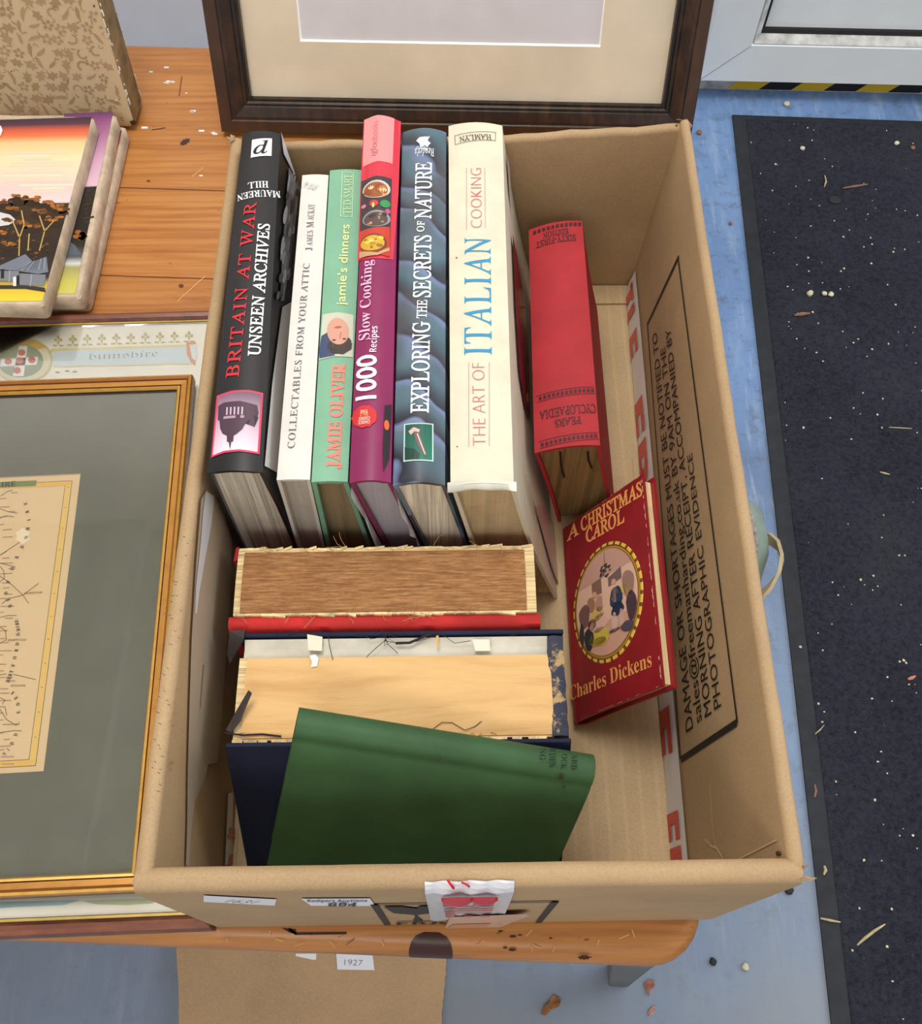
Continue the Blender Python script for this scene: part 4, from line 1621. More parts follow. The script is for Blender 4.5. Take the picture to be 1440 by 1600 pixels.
M_SCRAP = cloth('dark_leather_scrap', (58, 50, 48), 0.7, 0.3)
for piece in islands(mb):
    build('leather_scrap', piece, M_SCRAP, nvy)
mb = MB()


def thread(px, z=0.0012, r=.00022):
    mb.tube([hs.pt(*q) + Vector((0, 0, z + .0008 * (i % 2))) for i, q in enumerate(px)], r, 4)


thread([(604, 1000), (590, 1012), (572, 1028)])
thread([(560, 990), (580, 1000), (600, 996), (616, 1004), (600, 1010), (604, 990)])
thread([(512, 990), (515, 1010), (520, 1032)])
thread([(596, 985), (606, 1008), (622, 1022)])
thread([(600, 1002), (625, 1007), (652, 1003), (690, 992), (710, 1006), (735, 1003)])
thread([(618, 1006), (640, 1006), (662, 996), (680, 990)], r=.0009)
thread([(676, 1140), (690, 1130), (706, 1130), (726, 1142), (742, 1136), (752, 1128)])
thread([(352, 1146), (380, 1150), (410, 1148), (440, 1152)], r=.0006)
for k in range(22):
    x = rr.uniform(360, 870)
    y = rr.choice([988, 990, 992, 1148])
    thread([(x, y), (x + rr.uniform(-10, 10), y + rr.uniform(-3, 5)), (x + rr.uniform(-16, 16), y + rr.uniform(-3, 8))], r=.00016)
M_DTHREAD = mat('dark_thread', (48, 40, 44), 0.9)
for piece in islands(mb):
    build('loose_thread', piece, M_DTHREAD, nvy)
mb = MB()
for k in range(24):
    x = -0.139 + 0.192 * k / 24 + rr.uniform(-.002, .002)
    l = rr.uniform(.004, .010)
    y = 0.0880
    mb.hexa([Vector(p) for p in ((x, y - .0010, .5540), (x + l, y - .0010, .5540), (x + l, y + .0010, .5540), (x, y + .0010, .5540), (x, y - .0008, .5572), (x + l, y - .0010, .5568 + rr.uniform(0, .0012)), (x + l, y + .0008, .5576), (x, y + .0008, .5574))])
build('torn_paper_edge', mb, M_FRAY, nvy)

# ------------------------------------------------------------------ green cloth book resting on the splayed board
GP = Plane(BO + bn * .0235, bn)
g0, g1 = GP.pt(458, 1157), GP.pt(925, 1230)
gx = (g1 - g0).normalized()
gd = bn.cross(gx)
if gd.z > 0:
    gd = -gd
gd.normalize()
GL = (g1 - g0).length
GT = 0.0222
GW = 0.1110
grn = thing('green_book', 'plain dark green cloth book lying spine up against the front of the box', 'book', BO + bn * .0005 + gx * .1 + gd * .1)
M_GREEN = cloth('green_book_cloth', (54, 86, 52), 0.5, 0.10)


def G(u, d, n):
    # u along the spine, d down the cover, n out of the front cover (0 = outer face)
    return g0 + gx * u + gd * d + bn * (n - .0005)


# spine cross section (d, n), from the front board round to the back board
sec_o = [(GW, 0), (0.02, 0), (0.0035, -.0004), (0.0015, -.0016), (-.0005, -.0010), (-0.006, -.0022), (-0.0095, -.006), (-0.0108, -.011), (-0.0095, -.016), (-0.006, -.0198), (0.002, -.0212), (0.02, -GT), (GW, -GT)]
sec_i = [(GW, -.0025), (0.02, -.0025), (0.004, -.003), (0.002, -.0036), (0, -.003), (-0.0045, -.0045), (-0.0075, -.0075), (-0.0085, -.011), (-0.0075, -.0148), (-0.0045, -.0178), (0.002, -.019), (0.02, -GT + .0025), (GW, -GT + .0025)]
mb = MB()
rings = []
for k in range(9):
    u = GL * k / 8
    rings.append([G(u, d, n) for d, n in sec_o] + [G(u, d, n) for d, n in reversed(sec_i)])
mb.loft(rings, True, True)
gcov = build('cover', mb, M_GREEN, grn, 50, bevel=0)
mb = MB()
inner = [(GW - .004, -.0027), (0.003, -.004), (-.004, -.006), (-.0078, -.011), (-.004, -.0165), (0.003, -.0188), (GW - .004, -GT + .0027)]
mb.loft([[G(.003, d, n) for d, n in inner], [G(GL - .003, d, n) for d, n in inner]], True, True)
build('page_block', mb, pages('green_book_pages', (206, 190, 150), 'Z', 1, .2), grn)
mb = MB()
SPN = (bn * .8 - gd * .6).normalized()
SP = Plane(G(0, -.0060, -.0012), SPN)
for s, a, b_, t in (('NG', (853, 1190), (846, 1163), (843, 1191)), ('RDEN', (869, 1198), (866, 1166), (860, 1199)), ('CK', (884, 1200), (880, 1176), (876, 1200)), ('ARD', (899, 1204), (896, 1177), (891, 1204))):
    pass
DG = (22, 48, 32)


def glet(s, u, d0, d1, hgt):
    # words printed across the spine near its right end, reading down the book
    letter(mb, s, 'sb', gsp(u, d0), gsp(u, d1), gsp(u + hgt, d0), DG, h=.0003, weight=0.0)


def gsp(u, t):
    # t: 0 at the front hinge, 1 at the top of the spine curve
    seg = [(0.0015, -.0016), (-.0005, -.0010), (-0.006, -.0022), (-0.0095, -.006)]
    x = t * 3
    i = min(2, int(x))
    f = x - i
    d = seg[i][0] + (seg[i + 1][0] - seg[i][0]) * f
    n = seg[i][1] + (seg[i + 1][1] - seg[i][1]) * f
    return G(u, d, n) + SPN * .0006


SPN = (bn * .93 - gd * .37).normalized()
SP = Plane(G(0, -.0060, -.0020), SPN)
for s, a, b_, t in (('ARD', (893, 1177), (891, 1202), (902, 1178)), ('OCK', (877, 1177), (875, 1201), (886, 1178)), ('RDEN', (858, 1168), (857, 1199), (868, 1169)), ('NG', (843, 1168), (842, 1187), (852, 1169))):
    ptext(mb, s, 'sb', SP, a, b_, t, DG, h=.0008)
for piece in pieces(mb):
    build('spine_lettering', piece, M_INK, gcov)
mb = MB()
pell(mb, GP, (876, 1214), 5, 3.5, (60, 52, 40), .0006, 10)
pell(mb, GP, (880, 1229), 3, 2, (40, 74, 50), .0006, 10)
for piece in islands(mb):
    build('cover_stain', piece, M_INK, gcov)

# ------------------------------------------------------------------ small red gift-edition book leaning on the right wall
K = 1.0175


def away(v):
    return CAM + (Vector(v) - CAM) * K


cBL = away((0.0783, 0.1250, 0.4498))
cu_ = Vector((0.4705, -0.0100, 0.8823)).normalized()
cv_ = Vector((0.0084, 0.9999, 0.0069))
cv_ = (cv_ - cu_ * cv_.dot(cu_)).normalized()
cn_ = cu_.cross(cv_).normalized()
CH, CW, CT = 0.1528 * K, 0.1030 * K, 0.0120
car = thing('small_red_book', 'small dark red book with a gold oval picture, leaning against the right box wall', 'book', cBL + cu_ * .02 + cv_ * .07 - cn_ * CT)
M_CAROL = mat('dark_red_cover', (140, 28, 36), 0.42, 0.08, 40)


def Cc(u, v, n):
    return cBL + cu_ * u + cv_ * v + cn_ * n


mb = MB()
so = [(CW, 0), (.012, 0), (.009, -.0008), (.006, 0), (0.001, -.001), (-.002, -.004), (-.003, -CT / 2), (-.002, -CT + .004), (.001, -CT + .001), (.006, -CT), (CW, -CT)]
si_ = [(CW, -.0022), (.012, -.0022), (.009, -.0026), (.006, -.0022), (0.003, -.003), (.0005, -.005), (-.0005, -CT / 2), (.0005, -CT + .005), (.003, -CT + .003), (.006, -CT + .0022), (CW, -CT + .0022)]
mb.loft([[Cc(u, v, n) for u, n in so] + [Cc(u, v, n) for u, n in reversed(si_)] for v in (0, CH * .33, CH * .66, CH)], True, True)
ccov = build('cover', mb, M_CAROL, car, 40, bevel=0)
mb = MB()
mb.loft([[Cc(u, v, n) for u, n in ((CW - .0035, -.0024), (.004, -.0034), (.001, -CT / 2), (.004, -CT + .0034), (CW - .0035, -CT + .0024))] for v in (.003, CH - .003)], True, True)
build('page_block', mb, pages('cream_pages', (222, 200, 152), 'Z', 1, .1), car)
CP = Plane(cBL, cn_)
mb = MB()
GO = (222, 152, 84)
ptext(mb, 'A', 'si', CP, (886, 846), (905, 834), (889, 824), GO, weight=.025)
ptext(mb, 'CHRISTMAS', 'si', CP, (908, 831), (1004, 773), (909, 810), GO, weight=.03)
ptext(mb, 'CAROL', 'si', CP, (916, 849), (976, 815), (915, 829), GO, weight=.03)
ptext(mb, 'Charles Dickens', 'sb', CP, (891, 1095), (1019, 1041), (888, 1074), GO, weight=0.0)
for piece in pieces(mb):
    build('cover_lettering', piece, M_INK, ccov)
# worn pale rubs along the cover edges
mb = MB()
rr = random.Random(17)
for k in range(26):
    t = rr.random()
    v0 = CH * t
    l = rr.uniform(.002, .008)
    mb.add([Cc(CW - .0002, v0, .0003), Cc(CW - .0002, v0 + l, .0003), Cc(CW - .0002 - rr.uniform(.0004, .0016), v0 + l * .7, .0003), Cc(CW - .0002 - rr.uniform(.0003, .001), v0 + l * .2, .0003)], [(0, 3, 2, 1)], (206, 164, 150))
for k in range(14):
    u0 = CW * rr.random()
    l = rr.uniform(.002, .006)
    for v0, s in ((0.0002, 1), (CH - .0002, -1)):
        mb.add([Cc(u0, v0, .0003), Cc(u0 + l, v0, .0003), Cc(u0 + l * .7, v0 + s * .0008, .0003), Cc(u0 + l * .2, v0 + s * .0007, .0003)], [(0, 1, 2, 3)], (170, 96, 90))
build('worn_edges', mb, M_INK, ccov)
# oval medallion
oc = CP.pt(948, 940)
ou = abs((CP.pt(1002, 919) - CP.pt(893, 957)).dot(cu_)) / 2
ov = abs((CP.pt(962, 837) - CP.pt(931, 1043)).dot(cv_)) / 2


def ov_pt(r, a, h):
    return oc + cu_ * (ou * r * math.cos(a)) + cv_ * (ov * r * math.sin(a)) + cn_ * h


mb = MB()
N = 96
rad = [(1.0, .0002), (.99, .0006), (.945, .0008), (.925, .0005), (.895, .0007), (.875, .0004)]
for j in range(len(rad) - 1):
    for i in range(N):
        a0, a1 = 2 * PI * i / N, 2 * PI * (i + 1) / N
        c = (222, 180, 84) if (j == 1 or j == 0) and i % 3 != 0 else ((112, 70, 28) if j in (0, 1) else ((168, 124, 44) if j != 2 else (92, 62, 26)))
        mb.add([ov_pt(rad[j][0], a0, rad[j][1]), ov_pt(rad[j][0], a1, rad[j][1]), ov_pt(rad[j + 1][0], a1, rad[j + 1][1]), ov_pt(rad[j + 1][0], a0, rad[j + 1][1])], [(0, 1, 2, 3)], c)
build('oval_border', mb, ink('gold_print', 0.35), ccov)
# generic interior scene: pale wall, floor, hanging greenery and patches of colour
mb = MB()


def oq(x, y, h=.0009):
    # x, y in -1..1 inside the oval's picture
    return oc + cu_ * (ou * .88 * x) + cv_ * (ov * .88 * y) + cn_ * h


def opoly(pts, c, h=.0009):
    mb.add([oq(x, y, h) for x, y in pts], [tuple(range(len(pts)))], c)


NN = 48
opoly([(math.cos(2 * PI * i / NN), math.sin(2 * PI * i / NN)) for i in range(NN)], (216, 178, 154))
lo = [(math.cos(a), math.sin(a)) for a in [PI + .38 + (PI - .76) * i / 24 for i in range(25)]]
opoly(lo, (198, 150, 128), .0010)
hi = [(math.cos(a), math.sin(a)) for a in [.5 + (PI - 1.0) * i / 20 for i in range(21)]]
opoly(hi, (190, 146, 132), .0010)
opoly([(-.42, .22), (-.42, .48), (-.1, .5), (-.1, .2)], (128, 96, 82), .0011)
opoly([(.12, .24), (.12, .42), (.55, .5), (.55, .28)], (112, 92, 92), .0011)
rr = random.Random(4)
for k in range(26):
    a, r = rr.uniform(0, 2 * PI), rr.random() ** .5
    x, y = .06 + .17 * r * math.cos(a), .58 + .13 * r * math.sin(a)
    opoly([(x - .05, y), (x, y + .02), (x + .05, y + .005), (x, y - .025)], rr.choice([(56, 54, 52), (74, 72, 66), (44, 44, 46)]), .0012 + .00001 * k)
opoly([(.055, .98), (.065, .98), (.07, .68), (.05, .68)], (90, 74, 66), .0012)


def blob(x, y, rx, ry, c, h, n=14, w=.12):
    opoly([(x + rx * (1 + w * math.sin(3 * a + x * 9)) * math.cos(a), y + ry * (1 + w * math.cos(2 * a + y * 7)) * math.sin(a)) for a in [2 * PI * i / n for i in range(n)]], c, h)


for (x, y, rx, ry, c) in ((-.72, -.08, .18, .25, (112, 82, 76)), (-.84, -.40, .08, .2, (56, 50, 62)), (-.62, -.56, .16, .2, (44, 46, 50)), (.74, .1, .18, .28, (150, 116, 104)), (.78, -.32, .16, .26, (70, 52, 62)),
                          (-.48, .08, .13, .16, (160, 112, 86)), (-.20, .02, .12, .18, (176, 134, 112)), (-.30, -.16, .22, .14, (202, 172, 92)), (-.26, -.34, .3, .16, (214, 170, 156)), (-.50, -.32, .14, .12, (104, 44, 56)),
                          (-.26, -.60, .34, .17, (196, 172, 74)), (-.30, -.68, .24, .08, (172, 148, 58)), (.34, -.02, .20, .22, (40, 56, 84)), (.30, .06, .10, .2, (214, 180, 164)), (.36, -.26, .2, .12, (34, 44, 68)), (.62, .04, .10, .10, (206, 172, 92)),
                          (.24, -.46, .10, .16, (206, 170, 156)), (.46, -.46, .09, .16, (198, 160, 146)), (.30, .28, .08, .06, (206, 152, 126)), (-.34, .24, .08, .06, (204, 156, 132)), (.2, -.62, .2, .03, (92, 72, 72)), (.62, -.66, .2, .10, (80, 70, 80))):
    blob(x, y, rx, ry, c, .0014)
build('oval_picture', mb, M_INK, ccov)

# ------------------------------------------------------------------ frames, glass
def glass():
    m, nt, b = new_mat('picture_glass')
    nt.nodes.remove(b)
    out = nt.nodes['Material Output']
    tr = node(nt, 'ShaderNodeBsdfTransparent')
    gl = node(nt, 'ShaderNodeBsdfGlossy')
    gl.inputs['Roughness'].default_value = 0.02
    fr = node(nt, 'ShaderNodeFresnel')
    fr.inputs['IOR'].default_value = 1.5
    mx = node(nt, 'ShaderNodeMixShader')
    nt.links.new(fr.outputs[0], mx.inputs[0])
    nt.links.new(tr.outputs[0], mx.inputs[1])
    nt.links.new(gl.outputs[0], mx.inputs[2])
    nt.links.new(mx.outputs[0], out.inputs[0])
    return m


M_GLASS = glass()


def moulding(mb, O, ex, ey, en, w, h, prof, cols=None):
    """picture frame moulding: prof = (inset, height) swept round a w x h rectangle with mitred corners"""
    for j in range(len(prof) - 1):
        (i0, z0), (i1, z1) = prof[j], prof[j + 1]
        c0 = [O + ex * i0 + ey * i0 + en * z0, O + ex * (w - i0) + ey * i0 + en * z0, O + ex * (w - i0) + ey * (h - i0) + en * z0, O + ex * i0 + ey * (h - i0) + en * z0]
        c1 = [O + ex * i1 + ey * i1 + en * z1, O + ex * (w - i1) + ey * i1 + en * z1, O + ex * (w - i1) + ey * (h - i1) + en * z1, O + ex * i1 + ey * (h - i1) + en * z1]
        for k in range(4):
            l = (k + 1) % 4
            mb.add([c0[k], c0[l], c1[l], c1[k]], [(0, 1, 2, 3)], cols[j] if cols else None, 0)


def frame_ink(name, rough, metal=0.0, nscale=60, amt=.35, dark=(60, 34, 18), stretch=(1, 1, 1)):
    m, nt, b = new_mat(name)
    a = node(nt, 'ShaderNodeVertexColor', layer_name='Col')
    f = noise(nt, coords(nt, stretch), nscale, 5, .65)
    c = mixc(nt, ramp(nt, f, [(0.45, (0, 0, 0, 1)), (0.75, (amt, amt, amt, 1))]), a.outputs['Color'], dark)
    nt.links.new(c, b.inputs['Base Color'])
    b.inputs['Roughness'].default_value = rough
    b.inputs['Metallic'].default_value = metal
    return m


Z3 = Vector((0, 0, 1))
# lower frame with the county border print
LA = math.radians(1.3)
lx = Vector((math.cos(LA), math.sin(LA), 0))
ly = Vector((-math.sin(LA), math.cos(LA), 0))
LWID, LHGT = 0.46, 0.516
LTR = Vector((-0.1810, 0.5090, TZ + .0006))
LO = LTR - lx * LWID - ly * LHGT
low = thing('framed_print', 'brown-framed print with a painted county border, lying flat under the gold-framed map', 'framed picture', LO + lx * .3 + ly * .25)
mb = MB()
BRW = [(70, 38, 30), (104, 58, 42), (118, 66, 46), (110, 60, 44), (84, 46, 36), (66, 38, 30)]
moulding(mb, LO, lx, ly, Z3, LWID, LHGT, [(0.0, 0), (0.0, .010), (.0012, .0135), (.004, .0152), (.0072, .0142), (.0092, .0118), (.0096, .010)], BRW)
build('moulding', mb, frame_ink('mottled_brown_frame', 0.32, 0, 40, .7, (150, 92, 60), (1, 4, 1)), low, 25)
mb = MB()
moulding(mb, LO, lx, ly, Z3, LWID, LHGT, [(.0096, .0112), (.0100, .0122), (.0116, .0122), (.0124, .0105)], [(176, 160, 120), (198, 166, 84), (140, 106, 50)])
build('gilt_slip', mb, frame_ink('pale_gilt', .35, .2), low)
mb = MB()
slab(mb, LO + lx * .010 + ly * .010 + Z3 * .003, lx * (LWID - .020), ly * (LHGT - .020), Z3 * .007)
psh = build('print_sheet', mb, mat('cream_print_paper', (228, 224, 208), 0.6, 0.03), low)
LZ = TZ + .0006 + .0102
LP = flat(LZ)
mb = MB()
GRN = (134, 150, 122)
pell(mb, LP, (35, 563), 48, 36, (196, 188, 140), .0001, 30)
pell(mb, LP, (34, 563), 45, 33, (214, 208, 176), .00016, 30)
ppoly(mb, LP, [(4, 538), (30, 528), (62, 534), (74, 542), (60, 546), (10, 546)], (208, 172, 84), .0002)
pell(mb, LP, (32, 564), 36, 26, GRN, .00024, 26)
ppoly(mb, LP, [(30, 540), (43, 541), (37, 588), (20, 588)], (232, 230, 224), .0003)
ppoly(mb, LP, [(2, 561), (60, 558), (57, 570), (0, 573)], (232, 230, 224), .0003)
for c in ((34, 551), (13, 565), (31, 564), (50, 563), (27, 579)):
    pell(mb, LP, c, 6, 5.2, (190, 92, 74), .0004, 14)
ppoly(mb, LP, [(80, 545), (300, 538), (300, 544), (78, 551)], (208, 198, 146), .0001)
ppoly(mb, LP, [(82, 549), (305, 542), (303, 566), (84, 571)], (196, 210, 212), .00016)
ppoly(mb, LP, [(84, 571), (303, 566), (303, 569), (84, 574)], (206, 204, 176), .0002)
for k in range(10):
    x = 91 + k * 22.7
    y = 532 - k * .72
    for dx, dy, rx, ry in ((0, -5, 2.6, 3.2), (-4, -1, 2.6, 2.4), (4, -1, 2.6, 2.4), (0, 3, 1.4, 4), (-5, 8, 4, 1.2), (5, 8, 4, 1.2)):
        pell(mb, LP, (x + dx, y + dy), rx, ry, (178, 168, 104), .0002, 8)
ptext(mb, 'bumshire', 'fr', LP, (139, 562), (246, 557), (138, 549), (126, 134, 140), h=.0003, weight=-.01)
ppoly(mb, LP, [(291, 535), (306, 534), (305, 572), (298, 566), (292, 554)], (206, 144, 106), .0003)
ppoly(mb, LP, [(296, 539), (308, 538), (307, 565), (300, 560)], (206, 214, 212), .0004)
for (x, y) in ((90, 582), (105, 580), (117, 581)):
    pell(mb, LP, (x, y), 4, 1.2, (150, 130, 90), .0003, 8)
# blotches of colour along the bottom border
ppoly(mb, LP, [(0, 1410), (125, 1407), (100, 1414), (30, 1417), (0, 1419)], (150, 178, 180), .0002)
ppoly(mb, LP, [(128, 1408), (246, 1404), (240, 1411), (200, 1414), (150, 1413)], (170, 176, 138), .0002)
build('border_painting', mb, M_INK, psh)
mb = MB()
slab(mb, LO + lx * .0125 + ly * .0125 + Z3 * .0108, lx * (LWID - .025), ly * (LHGT - .025), Z3 * .0012)
build('glass_pane', mb, M_GLASS, low)

# gold frame with grey-green mount and old map
GA = math.radians(1.7)
gx_ = Vector((math.cos(GA), math.sin(GA), 0))
gy_ = Vector((-math.sin(GA), math.cos(GA), 0))
GZ = TZ + .0162
gwid, ghgt = 0.36, 0.4135
GTR = Vector((-0.2235, 0.4300, GZ))
GO_ = GTR - gx_ * gwid - gy_ * ghgt
gld = thing('framed_map', 'gold-framed old county map with a grey-green mount, lying on the larger framed print', 'framed picture', GO_ + gx_ * .2 + gy_ * .2)
mb = MB()
prof = [(0, 0), (0, .009), (.0008, .0118), (.0026, .0128), (.0042, .0112), (.0048, .0098), (.0090, .0094), (.0094, .0080), (.0100, .0092), (.0116, .0098), (.0128, .0080), (.0132, .004)]
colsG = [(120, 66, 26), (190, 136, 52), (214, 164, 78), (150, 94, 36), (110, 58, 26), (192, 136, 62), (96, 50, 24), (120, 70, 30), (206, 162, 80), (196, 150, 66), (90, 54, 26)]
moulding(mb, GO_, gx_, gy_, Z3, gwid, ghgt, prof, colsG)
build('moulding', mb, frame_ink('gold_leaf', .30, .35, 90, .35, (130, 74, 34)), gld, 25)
mb = MB()
slab(mb, GO_ + gx_ * .012 + gy_ * .012 + Z3 * .001, gx_ * (gwid - .024), gy_ * (ghgt - .024), Z3 * .003)
gmo = build('mount', mb, mat('grey_green_mount', (112, 112, 96), 0.8, 0.03), gld)
MZ = GZ + .0042
MP = flat(MZ)
mt = [MP.pt(126, 740), MP.pt(68, 1205)]
mdn = (mt[1] - mt[0]).normalized()
mlf = Vector((mdn.y, -mdn.x, 0))
if mlf.x > 0:
    mlf = -mlf
MHH = (mt[1] - mt[0]).length
mb = MB()
MW = 0.20


def mp_(l, d, h=.0002):
    # l = distance left of the map sheet's right edge, d = distance down from its top
    return mt[0] + mlf * l + mdn * d + Z3 * h


def mq(l0, d0, l1, d1, c, h):
    mb.add([mp_(l1, d1, h), mp_(l0, d1, h), mp_(l0, d0, h), mp_(l1, d0, h)], [(0, 1, 2, 3)], c)


mq(0, 0, MW, MHH, (226, 198, 152), .0001)
mq(.0004, .0004, MW, .0008, (150, 112, 74), .0002)
e = .0062
mq(e - .0004, e + .0004, e, MHH - .004, (96, 76, 50), .0003)
mq(e, e + .0006, e + .0048, MHH - .0042, (232, 194, 112), .0003)
mq(e + .0048, e + .004, e + .0052, MHH - .0086, (96, 76, 50), .0003)
mq(e, e, MW, e + .0004, (96, 76, 50), .00032)
mq(e + .0002, e + .0004, MW, e + .0044, (230, 184, 88), .00034)
mq(e, MHH - .0044, MW, MHH - .0040, (96, 76, 50), .00032)
mq(e + .0002, MHH - .0086, MW, MHH - .0044, (232, 186, 96), .00034)
mq(e + .0048, MHH - .0090, MW, MHH - .0086, (96, 76, 50), .00036)
mq(.0345, .0046, .09, .0096, (120, 136, 82), .0005)
ptext(mb, 'IRE', 'sb', MP, (2, 762), (25, 760), (2, 754), (50, 62, 36), h=.0007)
pell(mb, MP, (36, 838), 11, 12, (240, 222, 186), .00045, 14, wob=.2)
for k in range(12):
    d = .012 + k * .0185
    mq(e + .0018, d, e + .003, d + .0006, (150, 120, 60), .0005)
BR_ = (110, 88, 66)
for pts in ([(0, 868), (12, 860), (30, 848), (47, 843)], [(0, 868), (10, 862)], [(0, 900), (20, 915), (36, 930), (45, 943)], [(36, 930), (60, 912)], [(0, 885), (6, 892), (7, 903), (0, 910)], [(0, 880), (24, 886)], [(36, 930), (12, 936), (3, 944)],
            [(0, 965), (12, 962), (26, 962)], [(0, 980), (9, 986), (10, 1000), (0, 1005)], [(22, 1054), (56, 1062)], [(0, 1145), (20, 1142), (34, 1142)], [(0, 1108), (10, 1124), (26, 1134)], [(8, 1106), (11, 1118)], [(0, 795), (14, 800), (28, 802)],
            [(2, 775), (12, 768), (20, 766)], [(0, 1055), (10, 1053)], [(0, 1090), (8, 1094), (4, 1100)], [(0, 810), (10, 806), (22, 808)]):
    pline(mb, MP, pts, .00045, BR_, .0004)
rr = random.Random(8)
for k in range(44):
    y = 772 + k * 9.8 + rr.uniform(-3, 3)
    x1 = max(5, rr.uniform(4, 28) - (y - 780) * .012)
    if 850 < y < 862:
        continue
    pline(mb, MP, [(max(0, x1 - rr.uniform(8, 22)), y), (x1, y - rr.uniform(0, 1))], .0008, (176, 150, 114), .0004)
for (a, b_, s) in (((17, 1073), (40, 1073), 'BUNTINGFORD'), ((12, 1002), (41, 1001), 'HEMPSTEAD'), ((38, 929), (66, 927), 'BERKHAM')):
    ptext(mb, s, 'si', MP, (a[0], a[1]), (b_[0], b_[1]), (a[0], a[1] - 3), (110, 90, 66), h=.0004, weight=.01)


def along(word, pts, size=7.0, rot=True):
    n = len(word)
    for i, ch in enumerate(word):
        t = i / (n - 1) * (len(pts) - 1)
        k = min(len(pts) - 2, int(t))
        f = t - k
        x = pts[k][0] + (pts[k + 1][0] - pts[k][0]) * f
        y = pts[k][1] + (pts[k + 1][1] - pts[k][1]) * f
        dx, dy = pts[k + 1][0] - pts[k][0], pts[k + 1][1] - pts[k][1]
        L = math.hypot(dx, dy)
        dx, dy = dx / L, dy / L
        w = size * (.35 if ch == 'I' else .8) / 2
        if ch == '-':
            continue
        q = size / 2
        ptext(mb, ch, 'sb', MP, (x - dx * w - dy * q, y - dy * w + dx * q), (x + dx * w - dy * q, y + dy * w + dx * q), (x - dx * w + dy * q, y - dy * w - dx * q), (60, 50, 44), h=.0006, weight=0.0)


along('HERTFORD-SHIRE', [(13, 1064), (19, 1048), (27, 1010), (29, 985), (26, 970)], 5.5)
along('BEDFORDSHIRE', [(16, 947), (9, 925), (22, 880), (40, 845), (46, 815), (40, 787)], 5.5)
along('MIDDLESEX', [(7, 1178), (17, 1167), (26, 1145), (29, 1115), (28, 1095), (20, 1083)], 5.5)
build('map_sheet', mb, M_INK, gmo)
mb = MB()
slab(mb, GO_ + gx_ * .0125 + gy_ * .0125 + Z3 * .0056, gx_ * (gwid - .025), gy_ * (ghgt - .025), Z3 * .0012)
build('glass_pane', mb, M_GLASS, gld)

# black picture frame leaning at the back
BYW, BT = math.radians(-2.0), math.radians(19.5)
bx_ = Vector((math.cos(BYW), math.sin(BYW), 0))
bh_ = Vector((-math.sin(BYW), math.cos(BYW), 0))
bu_ = Z3 * math.cos(BT) + bh_ * math.sin(BT)
bn_ = bx_.cross(bu_).normalized()      # towards the viewer
BO_ = Vector((-0.2307, 0.7344, TZ + .0065))
BW_, BH_ = 0.4685, 0.42
blk = thing('black_picture_frame', 'large dark wooden picture frame with cream mount and blank sheet leaning behind the box', 'framed picture', BO_ + bx_ * .23 + bh_ * .02 - Z3 * .006)
mb = MB()
prof = [(0, -.020), (0, -.002), (.001, .000), (.012, .0005), (.013, -.0008), (.016, -.0004), (.025, -.0020), (.026, -.0035), (.0285, -.0030), (.030, -.0050), (.0325, -.0045), (.0330, -.010)]
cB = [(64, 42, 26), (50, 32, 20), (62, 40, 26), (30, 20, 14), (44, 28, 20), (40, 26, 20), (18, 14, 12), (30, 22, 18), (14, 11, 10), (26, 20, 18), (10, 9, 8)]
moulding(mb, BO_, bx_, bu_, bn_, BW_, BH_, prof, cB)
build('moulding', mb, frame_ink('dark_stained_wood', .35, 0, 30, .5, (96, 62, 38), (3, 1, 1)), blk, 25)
mb = MB()
O2 = BO_ - bn_ * .0150
ox0, ox1, oz0 = 0.0855, 0.3705, 0.0850
oz1 = BH_ - .085


def bp(u, v, n=0):
    return BO_ + bx_ * u + bu_ * v + bn_ * n


mo = [(.028, .024), (BW_ - .028, .024), (BW_ - .028, BH_ - .024), (.028, BH_ - .024)]
mi_ = [(ox0, oz0), (ox1, oz0), (ox1, oz1), (ox0, oz1)]
for k in range(4):
    l = (k + 1) % 4
    mb.add([bp(*mo[k], -.0115), bp(*mo[l], -.0115), bp(*mi_[l], -.0115), bp(*mi_[k], -.0115)], [(0, 1, 2, 3)])
    mb.add([bp(*mo[k], -.0135), bp(*mo[l], -.0135), bp(*mi_[l], -.0135), bp(*mi_[k], -.0135)], [(3, 2, 1, 0)])
build('mount', mb, mat('cream_mount', (216, 202, 178), 0.75, 0.05, 12), blk)
mb = MB()
c2 = [(ox0 + .0014, oz0 + .0014), (ox1 - .0014, oz0 + .0014), (ox1 - .0014, oz1 - .0014), (ox0 + .0014, oz1 - .0014)]
for k in range(4):
    l = (k + 1) % 4
    mb.add([bp(*mi_[k], -.0115), bp(*mi_[l], -.0115), bp(*c2[l], -.0138), bp(*c2[k], -.0138)], [(0, 1, 2, 3)])
build('mount_bevel', mb, mat('white_core', (250, 248, 242), 0.6, 0.01), blk)
mb = MB()
mb.hexa([bp(.07, .07, -.0165), bp(BW_ - .07, .07, -.0165), bp(BW_ - .07, BH_ - .07, -.0165), bp(.07, BH_ - .07, -.0165), bp(.07, .07, -.0137), bp(BW_ - .07, .07, -.0137), bp(BW_ - .07, BH_ - .07, -.0137), bp(.07, BH_ - .07, -.0137)])
build('blank_sheet', mb, mat('lilac_white_sheet', (204, 200, 204), 0.7, 0.02), blk)
mb = MB()
mb.hexa([bp(.004, .004, -.020), bp(BW_ - .004, .004, -.020), bp(BW_ - .004, BH_ - .004, -.020), bp(.004, BH_ - .004, -.020), bp(.004, .004, -.0168), bp(BW_ - .004, .004, -.0168), bp(BW_ - .004, BH_ - .004, -.0168), bp(.004, BH_ - .004, -.0168)])
build('backing_board', mb, M_CARD, blk)

